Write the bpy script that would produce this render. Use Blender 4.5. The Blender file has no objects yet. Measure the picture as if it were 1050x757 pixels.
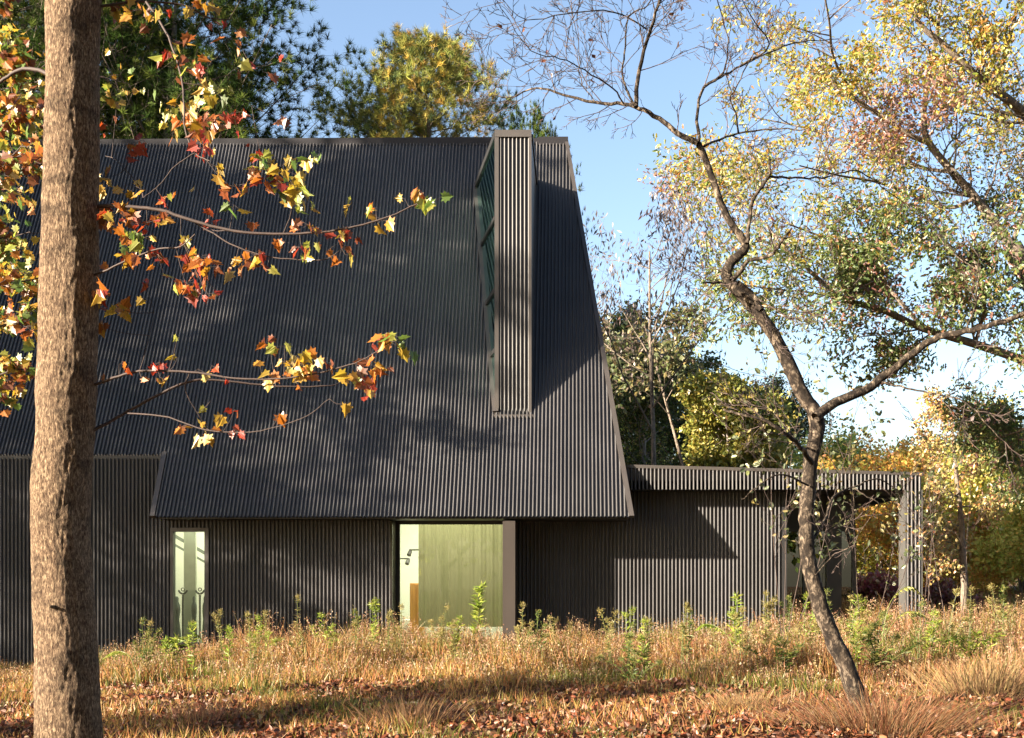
import bpy, math, random
import numpy as np
from mathutils import Vector

C = bpy.context.scene.collection
F = 1328.0; CX = 590.0; HY = 585.0          # focal length in photo pixels, vanishing point of the facade's depth lines
PI = math.pi

def P(x, y, Y):
    """world point that is Y metres into the scene on the line of sight of photo pixel x, y"""
    return np.array(((x - CX) / F * Y, Y, (HY - y) / F * Y))

# ------------------------------------------------------------------ mesh builder
class MB:
    def __init__(s):
        s.v = []; s.loops = []; s.sizes = []; s.cols = []; s.mi = []; s.n = 0
    def add(s, verts, faces, col=(1, 1, 1), mat=0):
        verts = np.asarray(verts, dtype=np.float32).reshape(-1, 3)
        s.v.append(verts)
        if isinstance(faces, np.ndarray):
            s.loops.append((faces + s.n).astype(np.int32).ravel())
            s.sizes.append(np.full(len(faces), faces.shape[1], np.int32)); nf = len(faces)
        else:
            s.loops.append(np.array([i + s.n for f in faces for i in f], np.int32))
            s.sizes.append(np.array([len(f) for f in faces], np.int32)); nf = len(faces)
        c = np.asarray(col, np.float32)
        if c.ndim == 1: c = np.tile(c[:3], (len(verts), 1))
        s.cols.append(c[:, :3]); s.mi.append(np.full(nf, mat, np.int32))
        s.n += len(verts)
    def build(s, name, mats, parent=None, smooth=False, loc=None):
        me = bpy.data.meshes.new(name)
        if not isinstance(mats, (list, tuple)): mats = [mats]
        if s.n:
            v = np.concatenate(s.v); lp = np.concatenate(s.loops); sz = np.concatenate(s.sizes)
            me.vertices.add(len(v)); me.vertices.foreach_set('co', v.ravel())
            me.loops.add(len(lp)); me.loops.foreach_set('vertex_index', lp)
            me.polygons.add(len(sz))
            st = np.zeros(len(sz), np.int32); st[1:] = np.cumsum(sz)[:-1]
            me.polygons.foreach_set('loop_start', st)
            me.polygons.foreach_set('material_index', np.concatenate(s.mi))
            me.polygons.foreach_set('use_smooth', np.full(len(sz), smooth))
            me.update(calc_edges=True)
            a = me.color_attributes.new('tint', 'FLOAT_COLOR', 'POINT')
            c = np.ones((len(v), 4), np.float32); c[:, :3] = np.concatenate(s.cols)
            a.data.foreach_set('color', c.ravel())
        for m in mats: me.materials.append(m)
        o = bpy.data.objects.new(name, me); C.objects.link(o)
        if parent is not None: o.parent = parent
        if loc is not None: o.location = loc
        return o
    # ---- shapes
    def box(s, x0, x1, y0, y1, z0, z1, col=(1, 1, 1), mat=0):
        v = [(x0,y0,z0),(x1,y0,z0),(x1,y1,z0),(x0,y1,z0),(x0,y0,z1),(x1,y0,z1),(x1,y1,z1),(x0,y1,z1)]
        s.add(v, [(0,3,2,1),(4,5,6,7),(0,1,5,4),(1,2,6,5),(2,3,7,6),(3,0,4,7)], col, mat)
    def prism(s, quad, off, col=(1, 1, 1), mat=0):
        """extrude a polygon (list of points) by vector off"""
        q = [np.array(p, float) for p in quad]; n = len(q); o = np.array(off, float)
        v = q + [p + o for p in q]
        f = [tuple(range(n))[::-1], tuple(range(n, 2*n))] + [(i, (i+1) % n, n + (i+1) % n, n + i) for i in range(n)]
        s.add(v, f, col, mat)
    def bar(s, a, b, w, h, up=(0, 0, 1), col=(1,1,1), mat=0):
        a = np.array(a, float); b = np.array(b, float); d = b - a; L = np.linalg.norm(d); d /= L
        u = np.array(up, float); sd = np.cross(d, u); sd /= np.linalg.norm(sd); u = np.cross(sd, d)
        q = [a - sd*w/2 - u*h/2, a + sd*w/2 - u*h/2, a + sd*w/2 + u*h/2, a - sd*w/2 + u*h/2]
        s.prism(q, d*L, col, mat)
    def tube(s, pts, rad, sides=6, col=(1, 1, 1), mat=0, cap=False, rough=None):
        pts = np.asarray(pts, float); n = len(pts)
        rad = np.broadcast_to(np.asarray(rad, float), (n,))
        t = np.gradient(pts, axis=0); t /= np.linalg.norm(t, axis=1)[:, None] + 1e-9
        ref = np.array((0, 0, 1.)) if abs(t[0][2]) < .8 else np.array((1., 0, 0))
        u = ref - t * (t @ ref)[:, None]; nn = np.linalg.norm(u, axis=1)[:, None]
        u = u / np.maximum(nn, 1e-6); w = np.cross(t, u)
        a = np.linspace(0, 2*PI, sides, endpoint=False)
        R = rad[:, None] * np.ones(sides)[None, :]
        if rough is not None: R = R * rough
        v = pts[:, None, :] + (np.cos(a)[None, :, None]*u[:, None, :] + np.sin(a)[None, :, None]*w[:, None, :]) * R[:, :, None]
        i = np.arange(n-1)[:, None]*sides; j = np.arange(sides)[None, :]; jn = (j+1) % sides
        f = np.stack([i+j, i+jn, i+sides+jn, i+sides+j], -1).reshape(-1, 4)
        s.add(v.reshape(-1, 3), f, col, mat)
        if cap:
            s.add(v[-1], [tuple(range(sides))], col, mat); s.add(v[0], [tuple(range(sides))[::-1]], col, mat)
    def scatter(s, tmpl, faces, pos, size, axis=None, cols=None, rng=None, mat=0, spread=1.0):
        """copies of a small template (x along the leaf, y across, z normal); axis: preferred direction of x"""
        N = len(pos)
        if N == 0: return
        a = rng.normal(size=(N, 3)) * spread
        if axis is not None: a = a + axis
        a /= np.linalg.norm(a, axis=1)[:, None] + 1e-9
        b = rng.normal(size=(N, 3)); b -= a * (a*b).sum(1)[:, None]; b /= np.linalg.norm(b, axis=1)[:, None] + 1e-9
        c = np.cross(a, b)
        t = np.asarray(tmpl, float); sz = np.broadcast_to(np.asarray(size, float), (N,))
        v = pos[:, None, :] + sz[:, None, None] * (t[None, :, 0, None]*a[:, None, :] + t[None, :, 1, None]*b[:, None, :] + t[None, :, 2, None]*c[:, None, :])
        m = len(t); off = (np.arange(N)*m)
        byn = {}
        for f in faces: byn.setdefault(len(f), []).append(f)
        cc = np.repeat(cols, m, axis=0) if cols is not None else np.ones((N*m, 3))
        first = True
        for k, fs in byn.items():
            fa = (off[:, None, None] + np.array(fs)[None]).reshape(-1, k)
            if first: s.add(v.reshape(-1, 3), fa, cc, mat); first = False
            else:
                s.loops.append((fa + s.n - N*m).astype(np.int32).ravel()); s.sizes.append(np.full(len(fa), k, np.int32)); s.mi.append(np.full(len(fa), mat, np.int32))

GS = .72
LEAF = ([(0,0,0),(.5,.32,.06),(1,0,0),(.5,-.32,.06)], [(0,2,1),(0,3,2)])
OVAL = ([(0,0,0),(.3,.3,.05),(.75,.26,.06),(1,0,-.04),(.75,-.26,.06),(.3,-.3,.05)], [(0,3,2,1),(0,5,4,3)])
_mp = [(0,0),(.1,.12),(-.05,.42),(.22,.36),(.3,.62),(.5,.36),(.66,.42),(.72,.2),(1.05,0)]
MAPLE = ([(x, y, .18*abs(y) - .12*x*x) for x, y in _mp] + [(x, -y, .22*abs(y) - .12*x*x) for x, y in _mp[1:-1]],
         [tuple([0,8,7,6,5,4,3,2,1]), tuple([0,9,10,11,12,13,14,15,8])])
NEEDLE = ([(0,.012,0),(0,-.012,0),(1,0,0)], [(0,1,2)])

# ------------------------------------------------------------------ materials
def newmat(name):
    m = bpy.data.materials.new(name); m.use_nodes = True; nt = m.node_tree; nt.nodes.clear()
    out = nt.nodes.new('ShaderNodeOutputMaterial'); return m, nt, out
def N(nt, t, **kw):
    n = nt.nodes.new(t)
    for k, v in kw.items():
        if k in n.inputs: n.inputs[k].default_value = v
        else: setattr(n, k, v)
    return n
def solid(name, col, rough=.5, metal=0., var=.15, scale=6., bump=0., bscale=40., spec=.5, tint=False, stretch=(1,1,1)):
    m, nt, out = newmat(name); L = nt.links; col = tuple(.77*c for c in col[:3])
    b = N(nt, 'ShaderNodeBsdfPrincipled', Roughness=rough, Metallic=metal); b.inputs['Specular IOR Level'].default_value = spec
    tc = N(nt, 'ShaderNodeTexCoord'); mp = N(nt, 'ShaderNodeMapping', Scale=stretch); L.new(tc.outputs['Object'], mp.inputs[0])
    nz = N(nt, 'ShaderNodeTexNoise', Scale=scale, Detail=5.); L.new(mp.outputs[0], nz.inputs['Vector'])
    mr = N(nt, 'ShaderNodeMapRange'); mr.inputs[1].default_value = .3; mr.inputs[2].default_value = .7
    mr.inputs[3].default_value = 1 - var; mr.inputs[4].default_value = 1 + var; L.new(nz.outputs[0], mr.inputs[0])
    mul = N(nt, 'ShaderNodeVectorMath', operation='MULTIPLY'); mul.inputs[0].default_value = col[:3]; L.new(mr.outputs[0], mul.inputs[1])
    src = mul.outputs[0]
    if tint:
        at = N(nt, 'ShaderNodeAttribute', attribute_name='tint'); m2 = N(nt, 'ShaderNodeVectorMath', operation='MULTIPLY')
        L.new(src, m2.inputs[0]); L.new(at.outputs['Color'], m2.inputs[1]); src = m2.outputs[0]
    L.new(src, b.inputs['Base Color'])
    if bump:
        n2 = N(nt, 'ShaderNodeTexNoise', Scale=bscale, Detail=4.); L.new(mp.outputs[0], n2.inputs['Vector'])
        bp = N(nt, 'ShaderNodeBump', Strength=bump, Distance=.02); L.new(n2.outputs[0], bp.inputs['Height']); L.new(bp.outputs[0], b.inputs['Normal'])
    L.new(b.outputs[0], out.inputs[0]); return m
def leafmat(name, trans=.45, gloss=.04, gain=.51):
    m, nt, out = newmat(name); L = nt.links
    at = N(nt, 'ShaderNodeAttribute', attribute_name='tint')
    d = N(nt, 'ShaderNodeBsdfDiffuse'); t = N(nt, 'ShaderNodeBsdfTranslucent'); g = N(nt, 'ShaderNodeBsdfGlossy', Roughness=.45)
    gm = N(nt, 'ShaderNodeVectorMath', operation='SCALE'); gm.inputs['Scale'].default_value = gain; L.new(at.outputs['Color'], gm.inputs[0])
    L.new(gm.outputs[0], d.inputs[0]); L.new(gm.outputs[0], t.inputs[0])
    mx = N(nt, 'ShaderNodeMixShader'); mx.inputs[0].default_value = trans; L.new(d.outputs[0], mx.inputs[1]); L.new(t.outputs[0], mx.inputs[2])
    m2 = N(nt, 'ShaderNodeMixShader'); m2.inputs[0].default_value = gloss; L.new(mx.outputs[0], m2.inputs[1]); L.new(g.outputs[0], m2.inputs[2])
    L.new(m2.outputs[0], out.inputs[0]); return m
def barkmat(name, dark, mid, light, scale=1., bump=.8, patch=.5, stretch=(14, 14, 2.2), bands=0.):
    m, nt, out = newmat(name); L = nt.links; dark, mid, light = [tuple(.77*c for c in q) for q in (dark, mid, light)]
    b = N(nt, 'ShaderNodeBsdfPrincipled', Roughness=.9); b.inputs['Specular IOR Level'].default_value = .15
    tc = N(nt, 'ShaderNodeTexCoord'); mp = N(nt, 'ShaderNodeMapping', Scale=tuple(scale*v for v in stretch)); L.new(tc.outputs['Object'], mp.inputs[0])
    n1 = N(nt, 'ShaderNodeTexNoise', Scale=3., Detail=8., Roughness=.7, Distortion=.6); L.new(mp.outputs[0], n1.inputs['Vector'])
    cr = N(nt, 'ShaderNodeValToRGB'); e = cr.color_ramp.elements; e[0].position = .36; e[0].color = (*dark, 1); e[1].position = .68; e[1].color = (*light, 1)
    q = e.new(.5); q.color = (*mid, 1); L.new(n1.outputs[0], cr.inputs[0])
    n2 = N(nt, 'ShaderNodeTexNoise', Scale=5.*scale, Detail=4., Roughness=.6)
    mp2 = N(nt, 'ShaderNodeMapping', Scale=(1, 1, 2.6)); L.new(tc.outputs['Object'], mp2.inputs[0]); L.new(mp2.outputs[0], n2.inputs['Vector'])
    mr = N(nt, 'ShaderNodeMapRange'); mr.inputs[1].default_value = .33; mr.inputs[2].default_value = .5; mr.inputs[3].default_value = 1 - patch; mr.inputs[4].default_value = 1.; L.new(n2.outputs[0], mr.inputs[0])
    mul = N(nt, 'ShaderNodeVectorMath', operation='MULTIPLY'); L.new(cr.outputs[0], mul.inputs[0]); L.new(mr.outputs[0], mul.inputs[1])
    L.new(mul.outputs[0], b.inputs['Base Color'])
    bp = N(nt, 'ShaderNodeBump', Strength=bump, Distance=.02); L.new(n1.outputs[0], bp.inputs['Height']); L.new(bp.outputs[0], b.inputs['Normal'])
    L.new(b.outputs[0], out.inputs[0]); return m
def glassmat(name, tint=(.85, .9, .86), refl=.12, rough=0., rc=(1, 1, 1)):
    m, nt, out = newmat(name); L = nt.links
    t = N(nt, 'ShaderNodeBsdfTransparent'); t.inputs[0].default_value = (*tint, 1)
    g = N(nt, 'ShaderNodeBsdfGlossy', Roughness=rough); g.inputs[0].default_value = (*rc, 1)
    fr = N(nt, 'ShaderNodeFresnel'); fr.inputs[0].default_value = 1.5
    ad = N(nt, 'ShaderNodeMath', operation='ADD'); ad.inputs[1].default_value = refl; ad.use_clamp = True; L.new(fr.outputs[0], ad.inputs[0])
    mx = N(nt, 'ShaderNodeMixShader'); L.new(ad.outputs[0], mx.inputs[0]); L.new(t.outputs[0], mx.inputs[1]); L.new(g.outputs[0], mx.inputs[2])
    L.new(mx.outputs[0], out.inputs[0]); return m
def emit(name, col, s):
    m, nt, out = newmat(name); e = N(nt, 'ShaderNodeEmission'); e.inputs[0].default_value = (*col, 1); e.inputs[1].default_value = s
    nt.links.new(e.outputs[0], out.inputs[0]); return m

M = {}
M['clad'] = solid('charcoal_corrugated_metal', (.062, .060, .062), rough=.45, metal=0., var=.18, scale=1.1, spec=.34, tint=True)
M['trim'] = solid('bronze_trim_metal', (.044, .038, .035), rough=.5, metal=0., var=.1, scale=3., spec=.5)
M['cap'] = solid('charcoal_cap_metal', (.016, .015, .018), rough=.55, var=.1, scale=2., spec=.2)
M['dark'] = solid('black_metal', (.014, .014, .015), rough=.5, var=.1)
M['gloss'] = solid('polished_black_jamb', (.012, .012, .012), rough=.06, var=.1, spec=1.)
M['white'] = solid('white_plaster', (.74, .76, .66), rough=.9, var=.04, scale=2.)
M['pale'] = solid('pale_green_plaster', (.42, .47, .36), rough=.85, var=.06)
M['olive'] = None
M['wood'] = solid('orange_timber', (.62, .30, .07), rough=.5, var=.25, scale=4., stretch=(8, 8, .6))
M['floor'] = solid('pale_floor', (.45, .42, .34), rough=.5, var=.1)
M['fin'] = solid('brown_post_metal', (.026, .019, .015), rough=.5, var=.15, scale=2., stretch=(1, 1, .3))
M['grey'] = solid('grey_metal', (.075, .073, .07), rough=.4, var=.1)
M['stand'] = solid('dark_green_metal', (.10, .13, .11), rough=.5, var=.1)
M['glass'] = glassmat('window_glass', (.88, .91, .82), -.01)
M['glass_dark'] = glassmat('tinted_glass', (.25, .36, .30), .06)
M['glass_teal'] = glassmat('teal_glass', (.30, .50, .46), .45, 0., (.55, .85, .78))
M['leaf'] = leafmat('autumn_leaf', .5, .05)
M['leaf_wood'] = leafmat('bright_autumn_leaf', .55, .02, .76)
M['leaf_thick'] = leafmat('waxy_leaf', .3, .06)
M['needle'] = leafmat('pine_needle', .2, .0)
M['olive'] = leafmat('olive_fabric', .55, .0)
M['grass'] = leafmat('dry_grass', .4, .02)
M['litter'] = leafmat('fallen_leaf', .2, .03)
M['bark_pale'] = barkmat('furrowed_tan_bark', (.040, .022, .014), (.150, .100, .064), (.46, .34, .22), 1., 1., .5, (44, 44, 14))
M['bark_dark'] = barkmat('mottled_dark_bark', (.010, .008, .007), (.030, .022, .016), (.24, .19, .14), .9, .8, .6, (7, 7, 4))
M['bark_oak'] = barkmat('grey_oak_bark', (.06, .05, .04), (.17, .135, .105), (.30, .25, .20), .8, .8, .4)
M['bark_twig'] = solid('brown_twig_bark', (.055, .035, .028), rough=.8, var=.35, scale=20.)
M['bark_red'] = solid('reddish_twig_bark', (.032, .016, .012), rough=.75, var=.35, scale=30.)
M['bark_grey'] = solid('pale_grey_bark', (.20, .17, .15), rough=.9, var=.4, scale=6., bump=.4)

def ground_material():
    m, nt, out = newmat('leaf_covered_ground'); L = nt.links
    b = N(nt, 'ShaderNodeBsdfPrincipled', Roughness=.95); b.inputs['Specular IOR Level'].default_value = .1
    tc = N(nt, 'ShaderNodeTexCoord')
    vo = N(nt, 'ShaderNodeTexVoronoi', Scale=13.); vo.inputs['Randomness'].default_value = 1.
    nz0 = N(nt, 'ShaderNodeTexNoise', Scale=7., Detail=4.); L.new(tc.outputs['Object'], nz0.inputs['Vector'])
    ad = N(nt, 'ShaderNodeVectorMath', operation='ADD'); L.new(tc.outputs['Object'], ad.inputs[0]); L.new(nz0.outputs['Color'], ad.inputs[1]); L.new(ad.outputs[0], vo.inputs['Vector'])
    sp = N(nt, 'ShaderNodeSeparateColor'); L.new(vo.outputs['Color'], sp.inputs[0])
    cr = N(nt, 'ShaderNodeValToRGB'); e = cr.color_ramp.elements; cr.color_ramp.interpolation = 'LINEAR'
    e[0].position = 0; e[0].color = (.035, .022, .014, 1); e[1].position = 1; e[1].color = (.22, .11, .06, 1)
    for p, c in ((.3, (.08, .038, .02)), (.55, (.13, .05, .025)), (.75, (.10, .07, .027))): q = e.new(p); q.color = (*c, 1)
    L.new(sp.outputs[0], cr.inputs[0])
    n3 = N(nt, 'ShaderNodeTexNoise', Scale=.35, Detail=5.); L.new(tc.outputs['Object'], n3.inputs['Vector'])
    mr = N(nt, 'ShaderNodeMapRange'); mr.inputs[1].default_value = .45; mr.inputs[2].default_value = .62; L.new(n3.outputs[0], mr.inputs[0])
    mx = N(nt, 'ShaderNodeMix', data_type='RGBA'); L.new(mr.outputs[0], mx.inputs[0]); L.new(cr.outputs[0], mx.inputs[6]); mx.inputs[7].default_value = (.07, .065, .025, 1)
    L.new(mx.outputs[2], b.inputs['Base Color'])
    bp = N(nt, 'ShaderNodeBump', Strength=.6, Distance=.03); L.new(vo.outputs['Distance'], bp.inputs['Height']); L.new(bp.outputs[0], b.inputs['Normal'])
    L.new(b.outputs[0], out.inputs[0]); return m
M['ground'] = ground_material()

# ------------------------------------------------------------------ tagging
def tag(o, label=None, cat=None, group=None, kind=None):
    if label: o['label'] = label
    if cat: o['category'] = cat
    if group: o['group'] = group
    if kind: o['kind'] = kind
    return o
def empty(name, loc, label, cat, group=None):
    o = bpy.data.objects.new(name, None); C.objects.link(o); o.location = loc; o.empty_display_size = .3
    return tag(o, label, cat, group)
def reparent(root):
    """children were built in world coordinates: keep them there"""
    for ch in root.children: ch.matrix_parent_inverse = root.matrix_world.inverted()
def thing(name, loc, label, cat, group=None):
    o = empty(name, loc, label, cat, group); bpy.context.view_layer.update(); return o

# ------------------------------------------------------------------ ground
def gz(X, Y):
    X = np.asarray(X, float); Y = np.asarray(Y, float)
    house = np.interp(X, [-40, -12, -9, -6, -3, 0, 3, 6, 12, 30], [-2.5, -2.15, -2.0, -1.82, -1.70, -1.66, -1.58, -1.42, -1.27, -1.2])
    near = np.interp(X, [-10, -4, 0, 4, 8], [-1.75, -1.72, -1.62, -1.55, -1.5])
    t = np.clip((Y - 12) / 12, 0, 1); t = t*t*(3-2*t)
    far = np.clip((Y - 34) / 60, 0, 1)
    z = near*(1-t) + house*t
    z = z*(1-far) + (-1.1)*far
    return z + .05*np.sin(X*1.3+Y*.7)*np.sin(Y*.9-X*.4) + .03*np.sin(X*3.1+1)*np.sin(Y*2.7)
def grid_axis(lo, hi, fine_lo, fine_hi, fine, coarse):
    a = list(np.arange(fine_lo, fine_hi, fine)); x = fine_hi; st = fine
    while x < hi: a.append(x); st = min(st*1.35, coarse); x += st
    a.append(hi); x = fine_lo; st = fine; b = []
    while x > lo: st = min(st*1.35, coarse); x -= st; b.append(max(x, lo))
    return np.array(b[::-1] + a)
gx = grid_axis(-600, 600, -16, 16, .25, 60); gy = grid_axis(-60, 900, 2, 42, .25, 60)
GX, GY = np.meshgrid(gx, gy); GZ = gz(GX, GY)
mb = MB(); nx = len(gx); ny = len(gy)
i = (np.arange(ny-1)[:, None]*nx + np.arange(nx-1)[None, :]).ravel()
mb.add(np.stack([GX, GY, GZ], -1).reshape(-1, 3), np.stack([i, i+1, i+1+nx, i+nx], -1))
tag(mb.build('ground', M['ground'], smooth=True), kind='structure')

# ------------------------------------------------------------------ house
TAN = math.tan(math.radians(60)); YE = 26.6; ZE = 1.08; ZR = 10.65
def ybank(z): return YE + (z - ZE) / TAN
def ridge_z(X): return ZR + .0055*(X)            # the ridge runs very slightly downhill to the left
PITCH = .0822; DEP = .048
PROF = [(0, 0), (.14, 0), (.19, .50), (.27, .84), (.38, 1), (.50, .97), (.60, .80), (.67, .48), (.72, 0)]
def rib_xs(x0, x1, pitch=PITCH, dep=DEP):
    """x positions and outward offsets of a ribbed sheet from x0 to x1, on one common rib grid"""
    out = []; k = math.floor(x0/pitch)
    def off(x):
        t = (x/pitch) % 1.0; pr = PROF + [(1.0, 0)]
        for (a, u), (b, w) in zip(pr, pr[1:]):
            if a <= t <= b: return dep*(u + (w-u)*(t-a)/(b-a))
        return 0.
    out.append((x0, off(x0)))
    while k*pitch < x1:
        for t, u in PROF:
            x = (k+t)*pitch
            if x0 + 1e-5 < x < x1 - 1e-5: out.append((x, dep*u))
        k += 1
    out.append((x1, off(x1))); return out
crng = np.random.default_rng(5)
_panel = {}
def panel_tint(x):
    k = math.floor(x/.9)
    if k not in _panel: _panel[k] = crng.uniform(.88, 1.1)
    return _panel[k]
def ribbed_wall(mb, x0, x1, z0, z1, Y, zf=None):
    xs = rib_xs(x0, x1); n = len(xs)
    v = [(x, Y - d, z0) for x, d in xs] + [(x, Y - d, zf(x) if zf else z1) for x, d in xs]
    col = [(panel_tint(x),)*3 for x, d in xs]*2
    mb.add(v, [(i, i+1, n+i+1, n+i) for i in range(n-1)], np.array(col))
def rake_x(z): return 1.2 - 1.39*(z - ZE)/(ZR - ZE)
def rake_z(x): return ZE + (1.2 - x)/1.39*(ZR - ZE)

house = thing('house', (0, 28, -1.8), 'black corrugated metal house with steep roof, glass dormer and flat roofed side wing', 'house')
XS = -8.655; ZW = 2.43; XL = -17.0; YR = ybank(ZR)
nrm = np.array((0, -math.sin(math.radians(60)), math.cos(math.radians(60))))   # outward normal of the front roof
# front slope
mb = MB(); xs = []
for a, b in ((XL, XS), (XS, 1.2)): xs.append(rib_xs(a, b))
for seg, zb in ((xs[0], ZW), (xs[1], ZE)):
    lo = []; hi = []; col = []
    for x, d in seg:
        zt = min(ridge_z(x), rake_z(x)) if x > -.3 else ridge_z(x)
        zt = max(zt, zb + .001)
        lo.append(np.array((x, ybank(zb), zb)) + nrm*(d+.02)); hi.append(np.array((x, ybank(zt), zt)) + nrm*(d+.02)); col.append((panel_tint(x+.3),)*3)
    n = len(seg); mb.add(lo + hi, [(i, i+1, n+i+1, n+i) for i in range(n-1)], np.array(col+col))
roof = mb.build('roof', M['clad'], house)
# back slope, plain sheet with the same ribs
mb = MB(); seg = rib_xs(XL, 1.1); n = len(seg)
nb = np.array((0, .866, .5)); YB = YR + (ZR-ZE)/TAN
lo = [np.array((x, YB, ZE)) + nb*(d+.02) for x, d in seg]; hi = []
for x, d in seg:
    zt = max(min(ridge_z(x), rake_z(x)), ZE+.001); hi.append(np.array((x, YB - (zt-ZE)/TAN, zt)) + nb*(d+.02))
mb.add(lo + hi, [(i+1, i, n+i, n+i+1) for i in range(n-1)]); o = mb.build('rear_roof', M['clad'], house)
# gable end, slightly inside the rake
mb = MB()
mb.prism([(1.12, YE+.06, ZE), (1.12, YB-.06, ZE), (rake_x(ZR)-.12, YR, ZR-.05)], (-.06, 0, 0))
mb.prism([(1.12, 28.02, -2.4), (1.12, YB-.78, -2.4), (1.12, YB-.78, ZE), (1.12, 28.02, ZE)], (-.1, 0, 0))
mb.box(XL, -3.95, YB-.9, YB-.78, -2.6, ZE+.6); mb.box(-3.95, 1.1, YB-.9, YB-.78, -2.6, ZE+.6)
mb.box(XL, XL+.1, YE+1, YB-.9, -2.8, ZE+.6)
o = mb.build('end_wall', M['cap'], house)
# rake trims, eave edge, ridge cap, step cheek
mb = MB()
a = np.array((1.2-.04, YE, ZE)); b = np.array((rake_x(ZR)-.04, YR, ZR))
q = [np.array((1.205, YE, ZE)) + nrm*.0, np.array((1.205, YE, ZE)) + nrm*.085, np.array((1.10, YE, ZE)) + nrm*.085, np.array((1.10, YE, ZE))]
q2 = [p + (b - a) + (np.array((.02, 0, 0)) if k in (2, 3) else 0) for k, p in enumerate(q)]
mb.add(q + q2, [(0,1,2,3)[::-1], (4,5,6,7), (0,1,5,4), (1,2,6,5), (2,3,7,6), (3,0,4,7)])
o = mb.build('rake_trim', M['trim'], house)
mb = MB()
a = np.array((XS, YE, ZE)); b = np.array((XS, ybank(ZW), ZW))
mb.prism([a + nrm*.08 + (-.07,0,0), a + nrm*.08 + (.03,0,0), a - nrm*.02 + (.03,0,0), a - nrm*.02 + (-.07,0,0)], (b-a)*1.03)
mb.prism([(XS-.01, YE+.02, ZE-.01), (XS-.01, ybank(ZW)-.02, ZE-.01), (XS-.01, ybank(ZW)-.02, ZW-.05)], (.05, 0, 0))
mb.build('rake_trim', M['trim'], house)
mb = MB()
for X0, X1 in ((XL, -1.75), (-.93, rake_x(ZR)+.01)):
    z0 = ridge_z(X0); z1 = ridge_z(X1)
    mb.add([(X0, YR-.13, z0-.13), (X1, YR-.13, z1-.13), (X1, YR-.13, z1+.07), (X0, YR-.13, z0+.07), (X0, YR+.13, z0-.13), (X1, YR+.13, z1-.13), (X1, YR+.13, z1+.07), (X0, YR+.13, z0+.07)],
           [(0,1,2,3),(7,6,5,4),(3,2,6,7),(1,5,6,2),(4,0,3,7),(4,5,1,0)])
mb.box(-1.76, -.92, YR-.10, YR+.12, ZR-.15, ZR+.04)
mb.build('ridge_cap', M['cap'], house)
mb = MB()      # soffits, closed just under the roof sheet
mb.box(XS+.05, 1.10, YE+.10, 27.93, ZE-.016, ZE+.018); mb.box(-3.95, -1.26, 27.84, 27.925, ZE-.055, ZE-.017)
mb.box(XL, XS, 27.36, 27.6, ZW-.09, ZW-.055)
mb.build('soffit', M['dark'], house)
mb = MB(); mb.box(XL, XS-.08, ybank(ZW)-.03, ybank(ZW)+.0, ZW-.08, ZW-.01)
mb.build('eave_drip_edge', M['dark'], house)
# walls
YA = 27.38; YBW = 27.909
mb = MB()
ribbed_wall(mb, XL, -8.545, -2.9, ZW-.06, YA)
ribbed_wall(mb, -7.735, -3.915, -2.9, ZE-.013, YA)
ribbed_wall(mb, -8.545, -7.735, -2.9, -1.585, YA)
ribbed_wall(mb, -8.545, -7.735, .90, ZE-.013, YA)
mb.build('front_wall', M['clad'], house)
mb = MB(); ribbed_wall(mb, -1.26, 1.09, -2.6, ZE-.03, YBW); ribbed_wall(mb, 1.09, 4.448, -2.6, 1.70, YBW)
mb.build('side_wing_wall', M['clad'], house)
# backing so no light leaks
mb = MB()
mb.box(XL, -8.56, YA+.03, YA+.10, -3, ZW-.03); mb.box(-8.56, -7.72, YA+.03, YA+.10, .92, 1.12); mb.box(-7.72, -3.99, YA+.03, YA+.10, -3, ZE+.3)
mb.box(-1.22, 4.42, YBW+.02, YBW+.10, -3, 1.69)
mb.box(-3.99, -3.86, YA+.03, 28.1, -3, ZE-.03)
mb.box(-3.86, -1.2, 27.99, 28.07, -3, -1.70)
mb.build('inner_wall', M['dark'], house)

# small window
w = MB()
wx0, wx1, wz0, wz1 = -8.545, -7.735, -1.585, .90
w.box(wx0, wx0+.06, YA-.07, YA+.10, wz0, wz1); w.box(wx1-.09, wx1, YA-.07, YA+.10, wz0, wz1)
w.box(wx0+.06, wx1-.09, YA-.07, YA+.10, wz1-.085, wz1); w.box(wx0+.06, wx1-.09, YA-.09, YA+.10, wz0, wz0+.06)
win = w.build('window', M['trim'], house); win['label'] = 'narrow tall window with pale room behind'
g = MB(); g.box(wx0+.055, wx1-.085, YA+.03, YA+.036, wz0+.055, wz1-.08); g.build('pane', M['glass'], win)
# big window
w = MB()
gx0, gx1, gy_ = -3.91, -1.50, 27.93
w.box(-3.86, -3.785, gy_-.03, gy_+.05, -1.70, ZE-.05); w.box(-1.56, -1.50, gy_-.03, gy_+.05, -1.70, ZE-.05)
w.box(-3.785, -1.56, gy_-.03, gy_+.05, -1.70, -1.64); w.box(-3.785, -1.56, gy_-.03, gy_+.05, ZE-.09, ZE-.05)
win2 = w.build('window', M['dark'], house); win2['label'] = 'wide picture window showing an olive curtain'
g = MB(); g.box(-3.785, -1.56, gy_, gy_+.006, -1.64, ZE-.09); g.build('pane', M['glass'], win2)
g = MB(); g.box(-3.915, -3.862, YA-.045, gy_+.02, -1.9, ZE-.04); g.build('jamb', M['gloss'], win2)
g = MB(); g.box(-1.50, -1.455, 26.70, 27.96, -2.1, ZE-.06); g.box(-1.455, -1.24, 26.66, 27.96, -2.1, ZE-.06); g.box(-1.475, -1.462, 26.655, 26.66, -2.1, ZE-.06)
g.build('side_fin', M['fin'], win2)

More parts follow.
